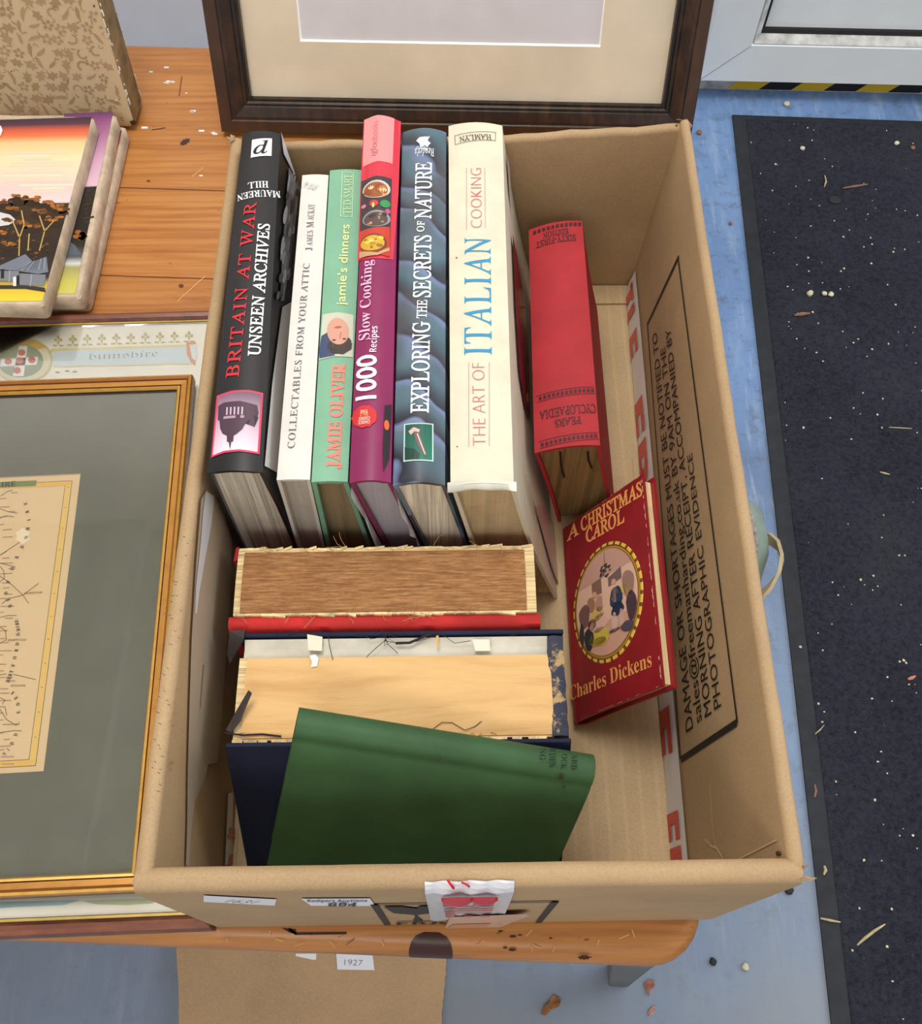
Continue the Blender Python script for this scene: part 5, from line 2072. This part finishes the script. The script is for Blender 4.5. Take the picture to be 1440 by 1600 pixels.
# patterned panel at the back left
PYW, PT = math.radians(-2.0), math.radians(6.4)
px_ = Vector((math.cos(PYW), math.sin(PYW), 0))
ph_ = Vector((-math.sin(PYW), math.cos(PYW), 0))
pu_ = Z3 * math.cos(PT) + ph_ * math.sin(PT)
pn_ = px_.cross(pu_).normalized()
PTK = 0.037
PO_ = Vector((-0.3170, 0.7440, TZ + .0044))


def leafpaper():
    m, nt, b = new_mat('leaf_patterned_paper')
    v = coords(nt, (1, 1, 1), (math.radians(-PT * 57 + 90), 0, 0))
    g = noise(nt, v, 8, 3)
    c = ramp(nt, g, [(0.3, (196, 174, 138)), (0.7, (208, 186, 150))])
    c = mixc(nt, ramp(nt, noise(nt, v, 160, 4), [(0.55, (0, 0, 0, 1)), (0.8, (0.3, 0.3, 0.3, 1))]), c, (170, 146, 110))
    nt.links.new(c, b.inputs['Base Color'])
    b.inputs['Roughness'].default_value = .75
    return m


pan = thing('patterned_panel', 'thick panel covered in beige leaf-patterned paper with worn edges, standing behind the canvases', 'panel', PO_ - px_ * .15 - pn_ * .018 - Z3 * .004)
mb = MB()
W_, H_ = 0.42, 0.40
rr = random.Random(12)
rings = []
for n_, ins in ((-PTK, .001), (-PTK + .002, 0), (-.002, 0), (-.0004, .0012), (0, .0035)):
    pts = []
    for (u, v) in round_rect(-W_ + ins, ins, -ins, H_ - ins, .007, 4):
        pts.append(PO_ + px_ * u + pu_ * v + pn_ * n_)
    rings.append(pts)
mb.loft(rings, True, True)
pb_ = o = build('panel_board', mb, [leafpaper(), mat('grubby_panel_edge', (138, 116, 80), .7, .3, 40)], pan, 40)
for p in o.data.polygons:
    if abs(p.normal.dot(pn_)) < .8:
        p.material_index = 1
mb = MB()
lr = random.Random(41)


def motif(u, v, a, kind, sc, c):
    def put(pts, col):
        q = []
        for x, y in pts:
            X, Y = x * math.cos(a) - y * math.sin(a), x * math.sin(a) + y * math.cos(a)
            U, V = u + X * sc, v + Y * sc
            if U > -.003 or V < .003:
                return
            q.append(PO_ + px_ * U + pu_ * V + pn_ * .0003)
        mb.add(q, [tuple(range(len(q)))], col)

    def ell(cx, cy, rx, ry, th=0.0, n=10):
        put([(cx + rx * math.cos(t) * math.cos(th) - ry * math.sin(t) * math.sin(th), cy + rx * math.cos(t) * math.sin(th) + ry * math.sin(t) * math.cos(th)) for t in [2 * PI * i / n for i in range(n)]], c)
    if kind == 0:      # three-lobed leaf
        put([(-1, 0), (-.5, .22), (-.2, .75), (.1, .35), (.5, .7), (.55, .25), (1.1, .1), (.6, -.15), (.6, -.6), (.1, -.32), (-.25, -.7), (-.5, -.2)], c)
    elif kind == 1:    # scroll
        inn = [(.62 * math.cos(t) * (1 - t * .09), .62 * math.sin(t) * (1 - t * .09)) for t in [i * .42 for i in range(10)]]
        out_ = [(.88 * math.cos(t) * (1 - t * .07), .88 * math.sin(t) * (1 - t * .07)) for t in [i * .42 for i in range(10)]]
        for k in range(9):
            put([inn[k], out_[k], out_[k + 1], inn[k + 1]], c)
    elif kind == 2:    # small flower
        for k in range(5):
            t = 2 * PI * k / 5
            ell(.5 * math.cos(t), .5 * math.sin(t), .28, .22, t)
    else:              # long bud
        put([(-1, -.1), (-.3, .3), (.5, .32), (1.1, .05), (.6, -.22), (-.2, -.12)], c)


nu, nv = 15, 12
for iu in range(nu):
    for iv in range(nv):
        u = -.004 - iu * .0125 - (iv % 2) * .006 + lr.uniform(-.002, .002)
        v = .006 + iv * .0125 + lr.uniform(-.002, .002)
        k = lr.choice([0, 0, 1, 2, 3, 3])
        c = lr.choice([(172, 146, 112), (176, 146, 116), (166, 140, 106)])
        motif(u, v, lr.uniform(0, 6.28), k, lr.uniform(.0060, .0080), c)
        if lr.random() < .6:
            motif(u + .006, v + .005, lr.uniform(0, 6.28), lr.choice([1, 3]), .0030, c)
build('leaf_pattern', mb, M_INK, pb_)
mb = MB()
for k in range(46):
    v = rr.random() ** 1.2 * .22
    u = rr.choice([0, 0, -.0012])
    s = rr.uniform(.0006, .0026)
    n_ = -.001 if rr.random() < .6 else -PTK + .001
    q = PO_ + px_ * (u + .0002) + pu_ * (v + .003) + pn_ * n_
    mb.hexa([q + Vector((-.0004, -s * .4, -s)), q + Vector((.0006, -s * .4, -s)), q + Vector((.0006, s * .4, -s)), q + Vector((-.0004, s * .4, -s)), q + Vector((-.0003, -s * .3, s)), q + Vector((.0005, -s * .3, s)), q + Vector((.0005, s * .3, s)), q + Vector((-.0003, s * .3, s))])
build('flaked_edge', mb, mat('white_flakes', (226, 220, 208), .8), pb_)['kind'] = 'stuff'
mb = MB()
PPn = Plane(PO_, pn_)
pell(mb, PPn, (208, 191), 5, 4, (66, 46, 30), .0006, 9, wob=.2)
pell(mb, PPn, (147, 9), 1.6, 2.2, (120, 60, 36), .0006, 8)
pell(mb, PPn, (182, 156), 2, 1.6, (240, 236, 226), .0006, 8)
pell(mb, PPn, (18, 111), 1.2, 1, (50, 40, 30), .0006, 8)
for piece in islands(mb):
    build('surface_spot', piece, M_INK, pb_)

# three stretched canvases stacked flat
M_CANVAS = mat('raw_canvas_edge', (196, 176, 152), .85, .14, 60, .4, 500)


def canvas(label, tr, br, z0, th, wid=.22):
    t = thing('canvas_painting', label, 'painting', (tr[0] - .11, (tr[1] + br[1]) / 2, z0), 'canvases stacked at the back left')
    tr, br = Vector((tr[0], tr[1], z0)), Vector((br[0], br[1], z0))
    dn = (br - tr).normalized()
    lf = Vector((dn.y, -dn.x, 0))
    if lf.x > 0:
        lf = -lf
    L = (br - tr).length
    mb = MB()
    rings = []
    r = random.Random(int(z0 * 10000))
    base = round_rect(0, 0, wid, L, .004, 4)
    for ins, z in ((.001, 0), (0, .002), (0, th - .002), (.0015, th)):
        rings.append([tr + lf * (ins + u * (wid - 2 * ins) / wid) + dn * (ins + v * (L - 2 * ins) / L) + Vector((0, 0, z)) for u, v in base])
    mb.loft(rings, True, True)
    t = build('stretched_canvas', mb, M_CANVAS, t, 40)
    return t, flat(z0 + th + .0002)


c3, P3 = canvas('lowest of the three stacked canvases, only a yellow and dark strip of it showing', (-.3225, .7330), (-.3290, .5165), TZ + .0004, .0165)
c2_, P2 = canvas('middle canvas of the stack with pink sky and a grey hut half hidden', (-.3262, .7300), (-.3270, .5060), TZ + .0172, .0170)
c1, P1 = canvas('topmost canvas showing a sunset over dark trees and grey thatched huts', (-.3385, .7060), (-.3490, .4830), TZ + .0345, .0185)


def grad(mb, surf, rows, h=.0002):
    """rows of (left px, right px, colour): a painted wash from row to row"""
    for (a, b_, c0), (d, e_, c1_) in zip(rows[:-1], rows[1:]):
        ppoly(mb, surf, [a, b_, e_, d], [c0, c0, c1_, c1_], h)


mb = MB()
grad(mb, P3, [((150, 208), (190, 204), (92, 40, 70)), ((148, 222), (187, 222), (170, 60, 62)), ((146, 232), (184, 232), (214, 120, 80)), ((140, 262), (178, 262), (224, 196, 120)), ((130, 292), (170, 292), (226, 210, 140)), ((129, 294), (168, 294), (26, 20, 18)), ((100, 420), (144, 420), (30, 24, 20)), ((98, 470), (134, 470), (96, 80, 40))])
build('painted_picture', mb, M_INK, c3)
mb = MB()
grad(mb, P2, [((100, 178), (177, 175), (96, 52, 100)), ((100, 190), (174, 188), (146, 82, 128)), ((100, 220), (168, 216), (176, 120, 156)), ((95, 260), (160, 256), (208, 166, 190)), ((85, 292), (152, 290), (216, 182, 196)), ((80, 296), (151, 292), (40, 32, 22)), ((70, 370), (136, 366), (30, 24, 18)), ((66, 385), (132, 384), (40, 34, 26)), ((66, 404), (128, 402), (90, 92, 98)), ((66, 412), (126, 412), (206, 206, 200)), ((64, 418), (125, 418), (160, 156, 100)), ((62, 440), (122, 440), (196, 190, 90)), ((60, 459), (117, 459), (206, 198, 96))])
ppoly(mb, P2, [(104, 374), (118, 384), (128, 400), (98, 398)], (84, 92, 104), .0004)
r = random.Random(6)
for k in range(10):
    pell(mb, P2, (126 + r.uniform(-9, 7), 368 + r.uniform(-6, 8)), r.uniform(3, 6), r.uniform(2, 4), r.choice([(120, 72, 24), (150, 92, 34), (90, 54, 20)]), .0005, 8)
for k in range(8):
    pline(mb, P2, [(132 + r.uniform(-4, 12), 300 + k * 7), (138 + r.uniform(-4, 10), 297 + k * 7)], .002, (58, 44, 24), .0004)
build('painted_picture', mb, M_INK, c2_)
mb = MB()
grad(mb, P1, [((-90, 190), (143, 183), (64, 42, 54)), ((-90, 199), (141, 193), (84, 54, 68)), ((-90, 206), (139, 202), (206, 92, 66)), ((-90, 216), (137, 211), (232, 120, 74)), ((-90, 226), (134, 222), (240, 196, 140)), ((-90, 250), (128, 248), (236, 216, 172)), ((-90, 275), (121, 272), (226, 208, 184)), ((-90, 298), (114, 296), (226, 196, 192)), ((-90, 318), (109, 316), (230, 204, 204)), ((-90, 320), (108, 318), (60, 40, 20)), ((-90, 400), (86, 398), (36, 26, 18)), ((-90, 436), (76, 434), (48, 44, 42)), ((-90, 446), (74, 446), (206, 176, 60)), ((-90, 472), (66, 470), (238, 206, 50))])
r = random.Random(14)
for k in range(14):
    pline(mb, P1, [(r.uniform(-5, 60), 240 + k * 5), (r.uniform(60, 118), 239 + k * 5)], .0022, r.choice([(236, 220, 190), (224, 206, 186), (232, 206, 182), (222, 200, 188)]), .0003)
for (x, y, s) in ((8, 318, 12), (28, 312, 16), (50, 314, 13), (72, 320, 12), (92, 326, 13), (20, 330, 12), (62, 334, 14), (84, 346, 15), (50, 356, 13), (34, 350, 12), (4, 366, 10), (14, 384, 12), (100, 330, 8), (10, 346, 8)):
    pell(mb, P1, (x, y + 3), s, s * .45, (44, 28, 14), .0004, 12, wob=.15)
    for k in range(9):
        pell(mb, P1, (x + r.uniform(-s * .8, s * .8), y - r.uniform(0, s * .45)), r.uniform(3, 5.5), r.uniform(1.4, 2.6), r.choice([(140, 86, 28), (112, 66, 22), (168, 104, 40), (92, 54, 20)]), .0005 + k * .00001, 8)
ppoly(mb, P1, [(0, 332), (16, 336), (26, 345), (14, 352), (0, 354)], (206, 204, 206), .00045)
for pts in ([(30, 400), (31, 372), (20, 346)], [(31, 372), (38, 352), (34, 330)], [(62, 392), (70, 362), (84, 346)], [(70, 362), (62, 338)], [(44, 392), (46, 366)]):
    pline(mb, P1, pts, .0011, (190, 158, 92), .0006)
for k in range(40):
    x = r.uniform(0, 92)
    y = r.uniform(355, 410)
    if x < 96 - (y - 355) * .22:
        pell(mb, P1, (x, y), r.uniform(2, 5), r.uniform(1.2, 2.4), r.choice([(74, 50, 26), (96, 62, 28), (52, 38, 22), (120, 76, 30)]), .00045, 7)
for (a, roof, wall) in ((0, [(0, 416), (40, 398), (52, 410), (30, 424), (0, 422)], [(0, 424), (30, 424), (30, 440), (0, 440)]), (1, [(27, 424), (46, 412), (73, 402), (76, 426), (60, 429), (40, 426)], [(31, 428), (72, 430), (70, 448), (30, 446)])):
    ppoly(mb, P1, wall, (120, 124, 132), .0007)
    ppoly(mb, P1, roof, [(112, 118, 130)] * len(roof), .0008)
for (x, y, c) in ((5, 430, (30, 28, 30)), (29, 440, (26, 24, 26)), (24, 442, (220, 220, 220))):
    ppoly(mb, P1, [(x - 3, y - 8), (x + 2, y - 9), (x + 2, y + 6), (x - 3, y + 6)], c, .0009)
pline(mb, P1, [(16, 424), (15, 442)], .0012, (150, 150, 156), .0010)
pline(mb, P1, [(50, 430), (48, 448)], .0012, (150, 150, 156), .0010)
for k in range(10):
    pline(mb, P1, [(30 + k * 4.4, 424 - k * .2), (46 + k * 2.7, 411 - k * .8)], .0006, r.choice([(150, 156, 166), (88, 92, 102)]), .0010)
ppoly(mb, P1, [(-20, 446), (40, 446), (70, 450), (72, 457), (40, 452), (-20, 452)], (52, 44, 40), .0005)
build('painted_picture', mb, M_INK, c1)
mb = MB()
ppoly(mb, P1, [(-30, 196), (2, 198), (5, 205), (2, 213), (-4, 217), (-30, 218)], (238, 238, 240), .0012)
build('paper_sticker', mb, M_PAPER, c1)

# ------------------------------------------------------------------ cloth bag on the floor to the right of the table
bag = thing('cloth_bag', 'grey-green canvas bag with a beige strap on the floor beside the box', 'bag', (0.262, 0.34, 0.0))
mb = MB()
rings = []
bagprof = [(0.0, .040, .080), (.02, .056, .100), (.10, .062, .105), (.20, .056, .098), (.27, .050, .088), (.300, .044, .080), (.309, .030, .070), (.304, .022, .062), (.24, .018, .06), (.20, .016, .06)]
for k, (z, rx, ry) in enumerate(bagprof):
    ring = []
    for i in range(28):
        a = 2 * PI * i / 28
        w = 1 + .05 * math.sin(3 * a + z * 20) + .03 * math.sin(7 * a + z * 30)
        ca, sa = math.cos(a), math.sin(a)
        ring.append(Vector((0.2415 + rx * w * .92 * math.copysign(abs(ca) ** .8, ca) + z * .03, 0.335 + ry * w * .62 * math.copysign(abs(sa) ** .8, sa), z + .006 * math.sin(2 * a + 1) * (z > .2))))
    rings.append(ring)
mb.loft(rings[:7], True, True)
mb.f.pop()
build('bag_body', mb, cloth('sage_canvas', (134, 146, 134), .85, .12), bag, 60)
mb = MB()
mb.loft(rings[6:], True, False)
build('floral_lining', mb, mat('floral_lining', (172, 166, 168), .8, .35, 160), bag, 60)
mb = MB()
path = [Vector((0.280, 0.285, .286)), Vector((0.288, 0.291, .298)), Vector((0.296, 0.302, .306)), Vector((0.300, 0.316, .308)), Vector((0.3005, 0.330, .303)), Vector((0.298, 0.342, .292)), Vector((0.293, 0.350, .275))]
rings = []
for i, q in enumerate(path):
    d = (path[min(i + 1, len(path) - 1)] - path[max(i - 1, 0)]).normalized()
    s = d.cross(Vector((1, 0, .3))).normalized() * .006
    nrm = s.cross(d).normalized() * .0016
    rings.append([q - s - nrm, q + s - nrm, q + s + nrm, q - s + nrm])
mb.loft(rings, True, True)
build('strap', mb, cloth('beige_webbing', (190, 172, 138), .85, .1), bag, 50)

# ------------------------------------------------------------------ litter on the mat and floor
mz = flat(0.0082)
M_GRIT = mat('pale_grit', (214, 204, 176), .8, .15, 200)
M_STRAW = mat('dry_straw', (196, 178, 140), .8, .2, 80)
M_CHIP = mat('brown_chip', (150, 108, 84), .8, .2, 80)
M_DARKB = mat('dark_button', (38, 38, 42), .6)
M_LEAF = mat('brown_dead_leaf', (142, 92, 52), .8, .35, 120)


def stone(px, py, r, m, seed, z=0.0078, name='grit_crumb'):
    p = mz.pt(px, py)
    rr = random.Random(seed)
    bm = bmesh.new()
    bmesh.ops.create_icosphere(bm, subdivisions=2, radius=1.0)
    for v in bm.verts:
        k = 1 + rr.uniform(-.18, .18)
        v.co = Vector((v.co.x * r * k * 1.15, v.co.y * r * k, v.co.z * r * k * .7 + r * .62))
    me = bpy.data.meshes.new(name)
    bm.to_mesh(me)
    bm.free()
    me.materials.append(m)
    me.shade_smooth()
    o = bpy.data.objects.new(name, me)
    COL.objects.link(o)
    o.location = (p.x, p.y, z)
    o.rotation_euler = (0, 0, rr.uniform(0, 6))
    return o


k = 0
for (x, y, r, lab) in ((1264, 460, .0046, 'largest cream pebble on the dark mat, left of a close pair'), (1287, 460, .0036, 'left pebble of a touching cream pair on the dark mat'), (1297, 461, .0038, 'right pebble of a touching cream pair on the dark mat'),
                       (1400, 225, .0036, 'lone round cream pebble near the door end of the dark mat'), (1253, 233, .0036, 'lone cream pebble near the corner of the dark mat by the door'), (1425, 232, .0034, 'dull grey-brown pebble beside the round cream one near the door')):
    k += 1
    tag(stone(x, y, r, M_GRIT if 'dull' not in lab else M_CHIP, k, name='pebble'), lab, 'pebble', 'pebbles on the mat')
for (x, y) in ((1318, 420), (1313, 424), (1349, 386), (1397, 388), (1395, 394), (1230, 448), (1238, 453), (1262, 403), (1263, 424), (1263, 443), (1211, 257), (1206, 298), (1303, 345), (1400, 327), (1362, 546), (1275, 551), (1232, 503), (1269, 488), (1340, 530), (1316, 518), (1411, 1032), (1415, 1036), (1300, 910), (1407, 945), (1349, 1344), (1331, 1485), (1377, 840), (1344, 906), (1404, 868), (1413, 868), (1250, 1011), (1364, 900), (1309, 930), (1380, 805), (1366, 1250)):
    k += 1
    tag(stone(x, y, .0009 + .0008 * ((k * 37) % 10) / 10, M_GRIT, k), 'tiny pale crumb of grit lying on the dark mat', 'crumb', 'grit crumbs on the mat')


def stick(pts, r, m, name, label, cat, surf=mz, z=.0006, group=None):
    mb = MB()
    mb.tube([surf.pt(*q) + Vector((0, 0, r + z * .2)) for q in pts], r, 6, taper=lambda t: .55 + .9 * math.sin(PI * min(1, max(0, t * .9 + .08))))
    return tag(build(name, mb, m, None, 40), label, cat, group)


stick([(1240, 494), (1252, 492), (1264, 491)], .0020, M_CHIP, 'wood_chip', 'flat reddish wood chip on the mat below the cream pebbles', 'wood chip')
stick([(1316, 295), (1335, 292), (1354, 289)], .0013, M_CHIP, 'wood_chip', 'long reddish splinter on the mat near the dark disc', 'wood chip')
stick([(1338, 1477), (1350, 1466), (1366, 1454), (1382, 1444)], .0012, M_STRAW, 'straw', 'longest pale bent straw at the near end of the mat', 'straw')
stick([(1281, 1435), (1296, 1438), (1312, 1441)], .0010, M_STRAW, 'straw', 'short straight straw lying by the rubber edge of the mat near the box corner', 'straw')
stick([(1287, 1353), (1289, 1360), (1286, 1367)], .0013, M_STRAW, 'straw', 'stubby curled cream straw on the mat beside the torn box corner', 'straw')
stick([(1374, 738), (1381, 740), (1389, 742)], .0010, M_STRAW, 'straw', 'short pale straw on the mat level with the top of the cloth bag', 'straw')
stick([(1388, 668), (1405, 669), (1424, 670)], .0006, M_STRAW, 'straw', 'thin grey stalk lying crosswise on the mat', 'straw')
stick([(1288, 275), (1290, 284), (1287, 293)], .0009, M_STRAW, 'straw', 'little forked pale stem above the dark disc on the mat', 'straw')
stick([(1417, 1062), (1423, 1060), (1429, 1057)], .0016, mat('orange_petal', (196, 132, 104), .7), 'petal', 'small orange petal at the right edge of the mat', 'petal')
stick([(1273, 1147), (1281, 1140), (1287, 1133)], .0006, M_STRAW, 'straw', 'fine straw on the mat beside the middle of the box', 'straw')
stick([(1272, 1226), (1274, 1236), (1272, 1246)], .0010, M_CHIP, 'twig', 'short brown twig near the rubber edge of the mat', 'twig')
mb = MB()
c = mz.pt(1303, 313)
mb.loft([[c + Vector((r * math.cos(2 * PI * i / 20), r * .85 * math.sin(2 * PI * i / 20), z)) for i in range(20)] for r, z in ((.0085, -.0006), (.0090, .0012), (.0080, .0022))], True, True)
tag(build('dark_disc', mb, M_DARKB, None, 40), 'small dark round disc pressed into the mat', 'disc')
f0 = flat(0.0005)


def leaf(pts, label, lift, m=M_LEAF):
    mb = MB()
    P_ = [f0.pt(*q) for q in pts]
    c_ = sum(P_, Vector((0, 0, 0))) / len(P_)
    top = [Vector((q.x, q.y, .0006 + lift * ((i * 3) % 4) / 3)) for i, q in enumerate(P_)]
    n = len(P_)
    vs = top + [Vector((c_.x, c_.y, .0006 + lift * .5))] + [v - Vector((0, 0, .0005)) for v in top] + [Vector((c_.x, c_.y, lift * .5))]
    fs = [(i, (i + 1) % n, n) for i in range(n)] + [(n + 1 + (i + 1) % n, n + 1 + i, 2 * n + 1) for i in range(n)] + [((i + 1) % n, i, n + 1 + i, n + 1 + (i + 1) % n) for i in range(n)]
    mb.add(vs, fs)
    return tag(build('dead_leaf', mb, m, None, 60), label, 'leaf')


leaf([(845, 1585), (848, 1574), (856, 1567), (863, 1555), (871, 1556), (875, 1565), (872, 1573), (860, 1578), (852, 1587)], 'curled brown dead leaf on the blue floor right of the flattened carton', .006)
leaf([(1004, 1538), (1010, 1532), (1021, 1533), (1022, 1541), (1015, 1549), (1013, 1558), (1009, 1546)], 'reddish dead leaf with a stalk on the blue floor by the table leg', .003, mat('reddish_leaf', (154, 98, 76), .8, .25, 100))
leaf([(1011, 1585), (1014, 1577), (1021, 1571), (1024, 1574), (1019, 1584), (1014, 1588)], 'narrow pinkish dead leaf on the blue floor nearest the mat edge', .002, mat('pink_leaf', (186, 134, 116), .8, .2, 100))
k = 100
for (x, y, r, m_, lab) in ((1092, 208, .0042, M_CHIP, 'grey-brown pebble on the blue floor beside the box back corner'), (1228, 164, .0050, M_GRIT, 'pale flake of paint on the blue floor under the door'), (1164, 1511, .0036, M_GRIT, 'buff pebble on the blue floor in front of the table corner'),
                     (1113, 1503, .0036, M_DARKB, 'dark grey pebble on the blue floor in front of the table corner'), (1232, 1392, .0040, M_DARKB, 'dark seed on the blue floor below the torn box corner'), (1141, 350, .0028, M_CHIP, 'brown pebble on the blue floor beside the mat corner')):
    k += 1
    p = f0.pt(x, y)
    o = stone(x, y, r, m_, k, 0.0, 'pebble')
    o.location = (p.x, p.y, 0)
    tag(o, lab, 'pebble', 'pebbles on the blue floor')
# fine dust nobody could count
mb = MB()
rr = random.Random(77)
for i in range(420):
    p = MATM @ Vector((rr.uniform(.02, .62), -rr.uniform(.02, 1.45), .0082))
    s = rr.uniform(.0003, .0009)
    mb.box((p.x - s * rr.uniform(.6, 2), p.y - s, p.z - .0002), (p.x + s, p.y + s * rr.uniform(.6, 2), p.z + s))
tag(build('dust', mb, M_GRIT), 'fine pale dust and specks scattered over the dark mat', 'dust', None, 'stuff')
mb = MB()
for (x, y) in ((258, 130), (264, 128), (268, 127), (262, 131), (291, 146), (300, 175), (302, 174), (236, 113), (315, 205), (333, 208), (336, 210), (314, 275), (226, 200), (260, 106), (270, 129)):
    p = ts.pt(x, y)
    s = rr.uniform(.0007, .0022)
    mb.box((p.x - s * 1.4, p.y - s * .6, TZ), (p.x + s * 1.4, p.y + s * .6, TZ + .0007))
tag(build('paint_flakes', mb, M_PAPER), 'white paint flakes scattered on the pine table behind the box', 'flakes', None, 'stuff')
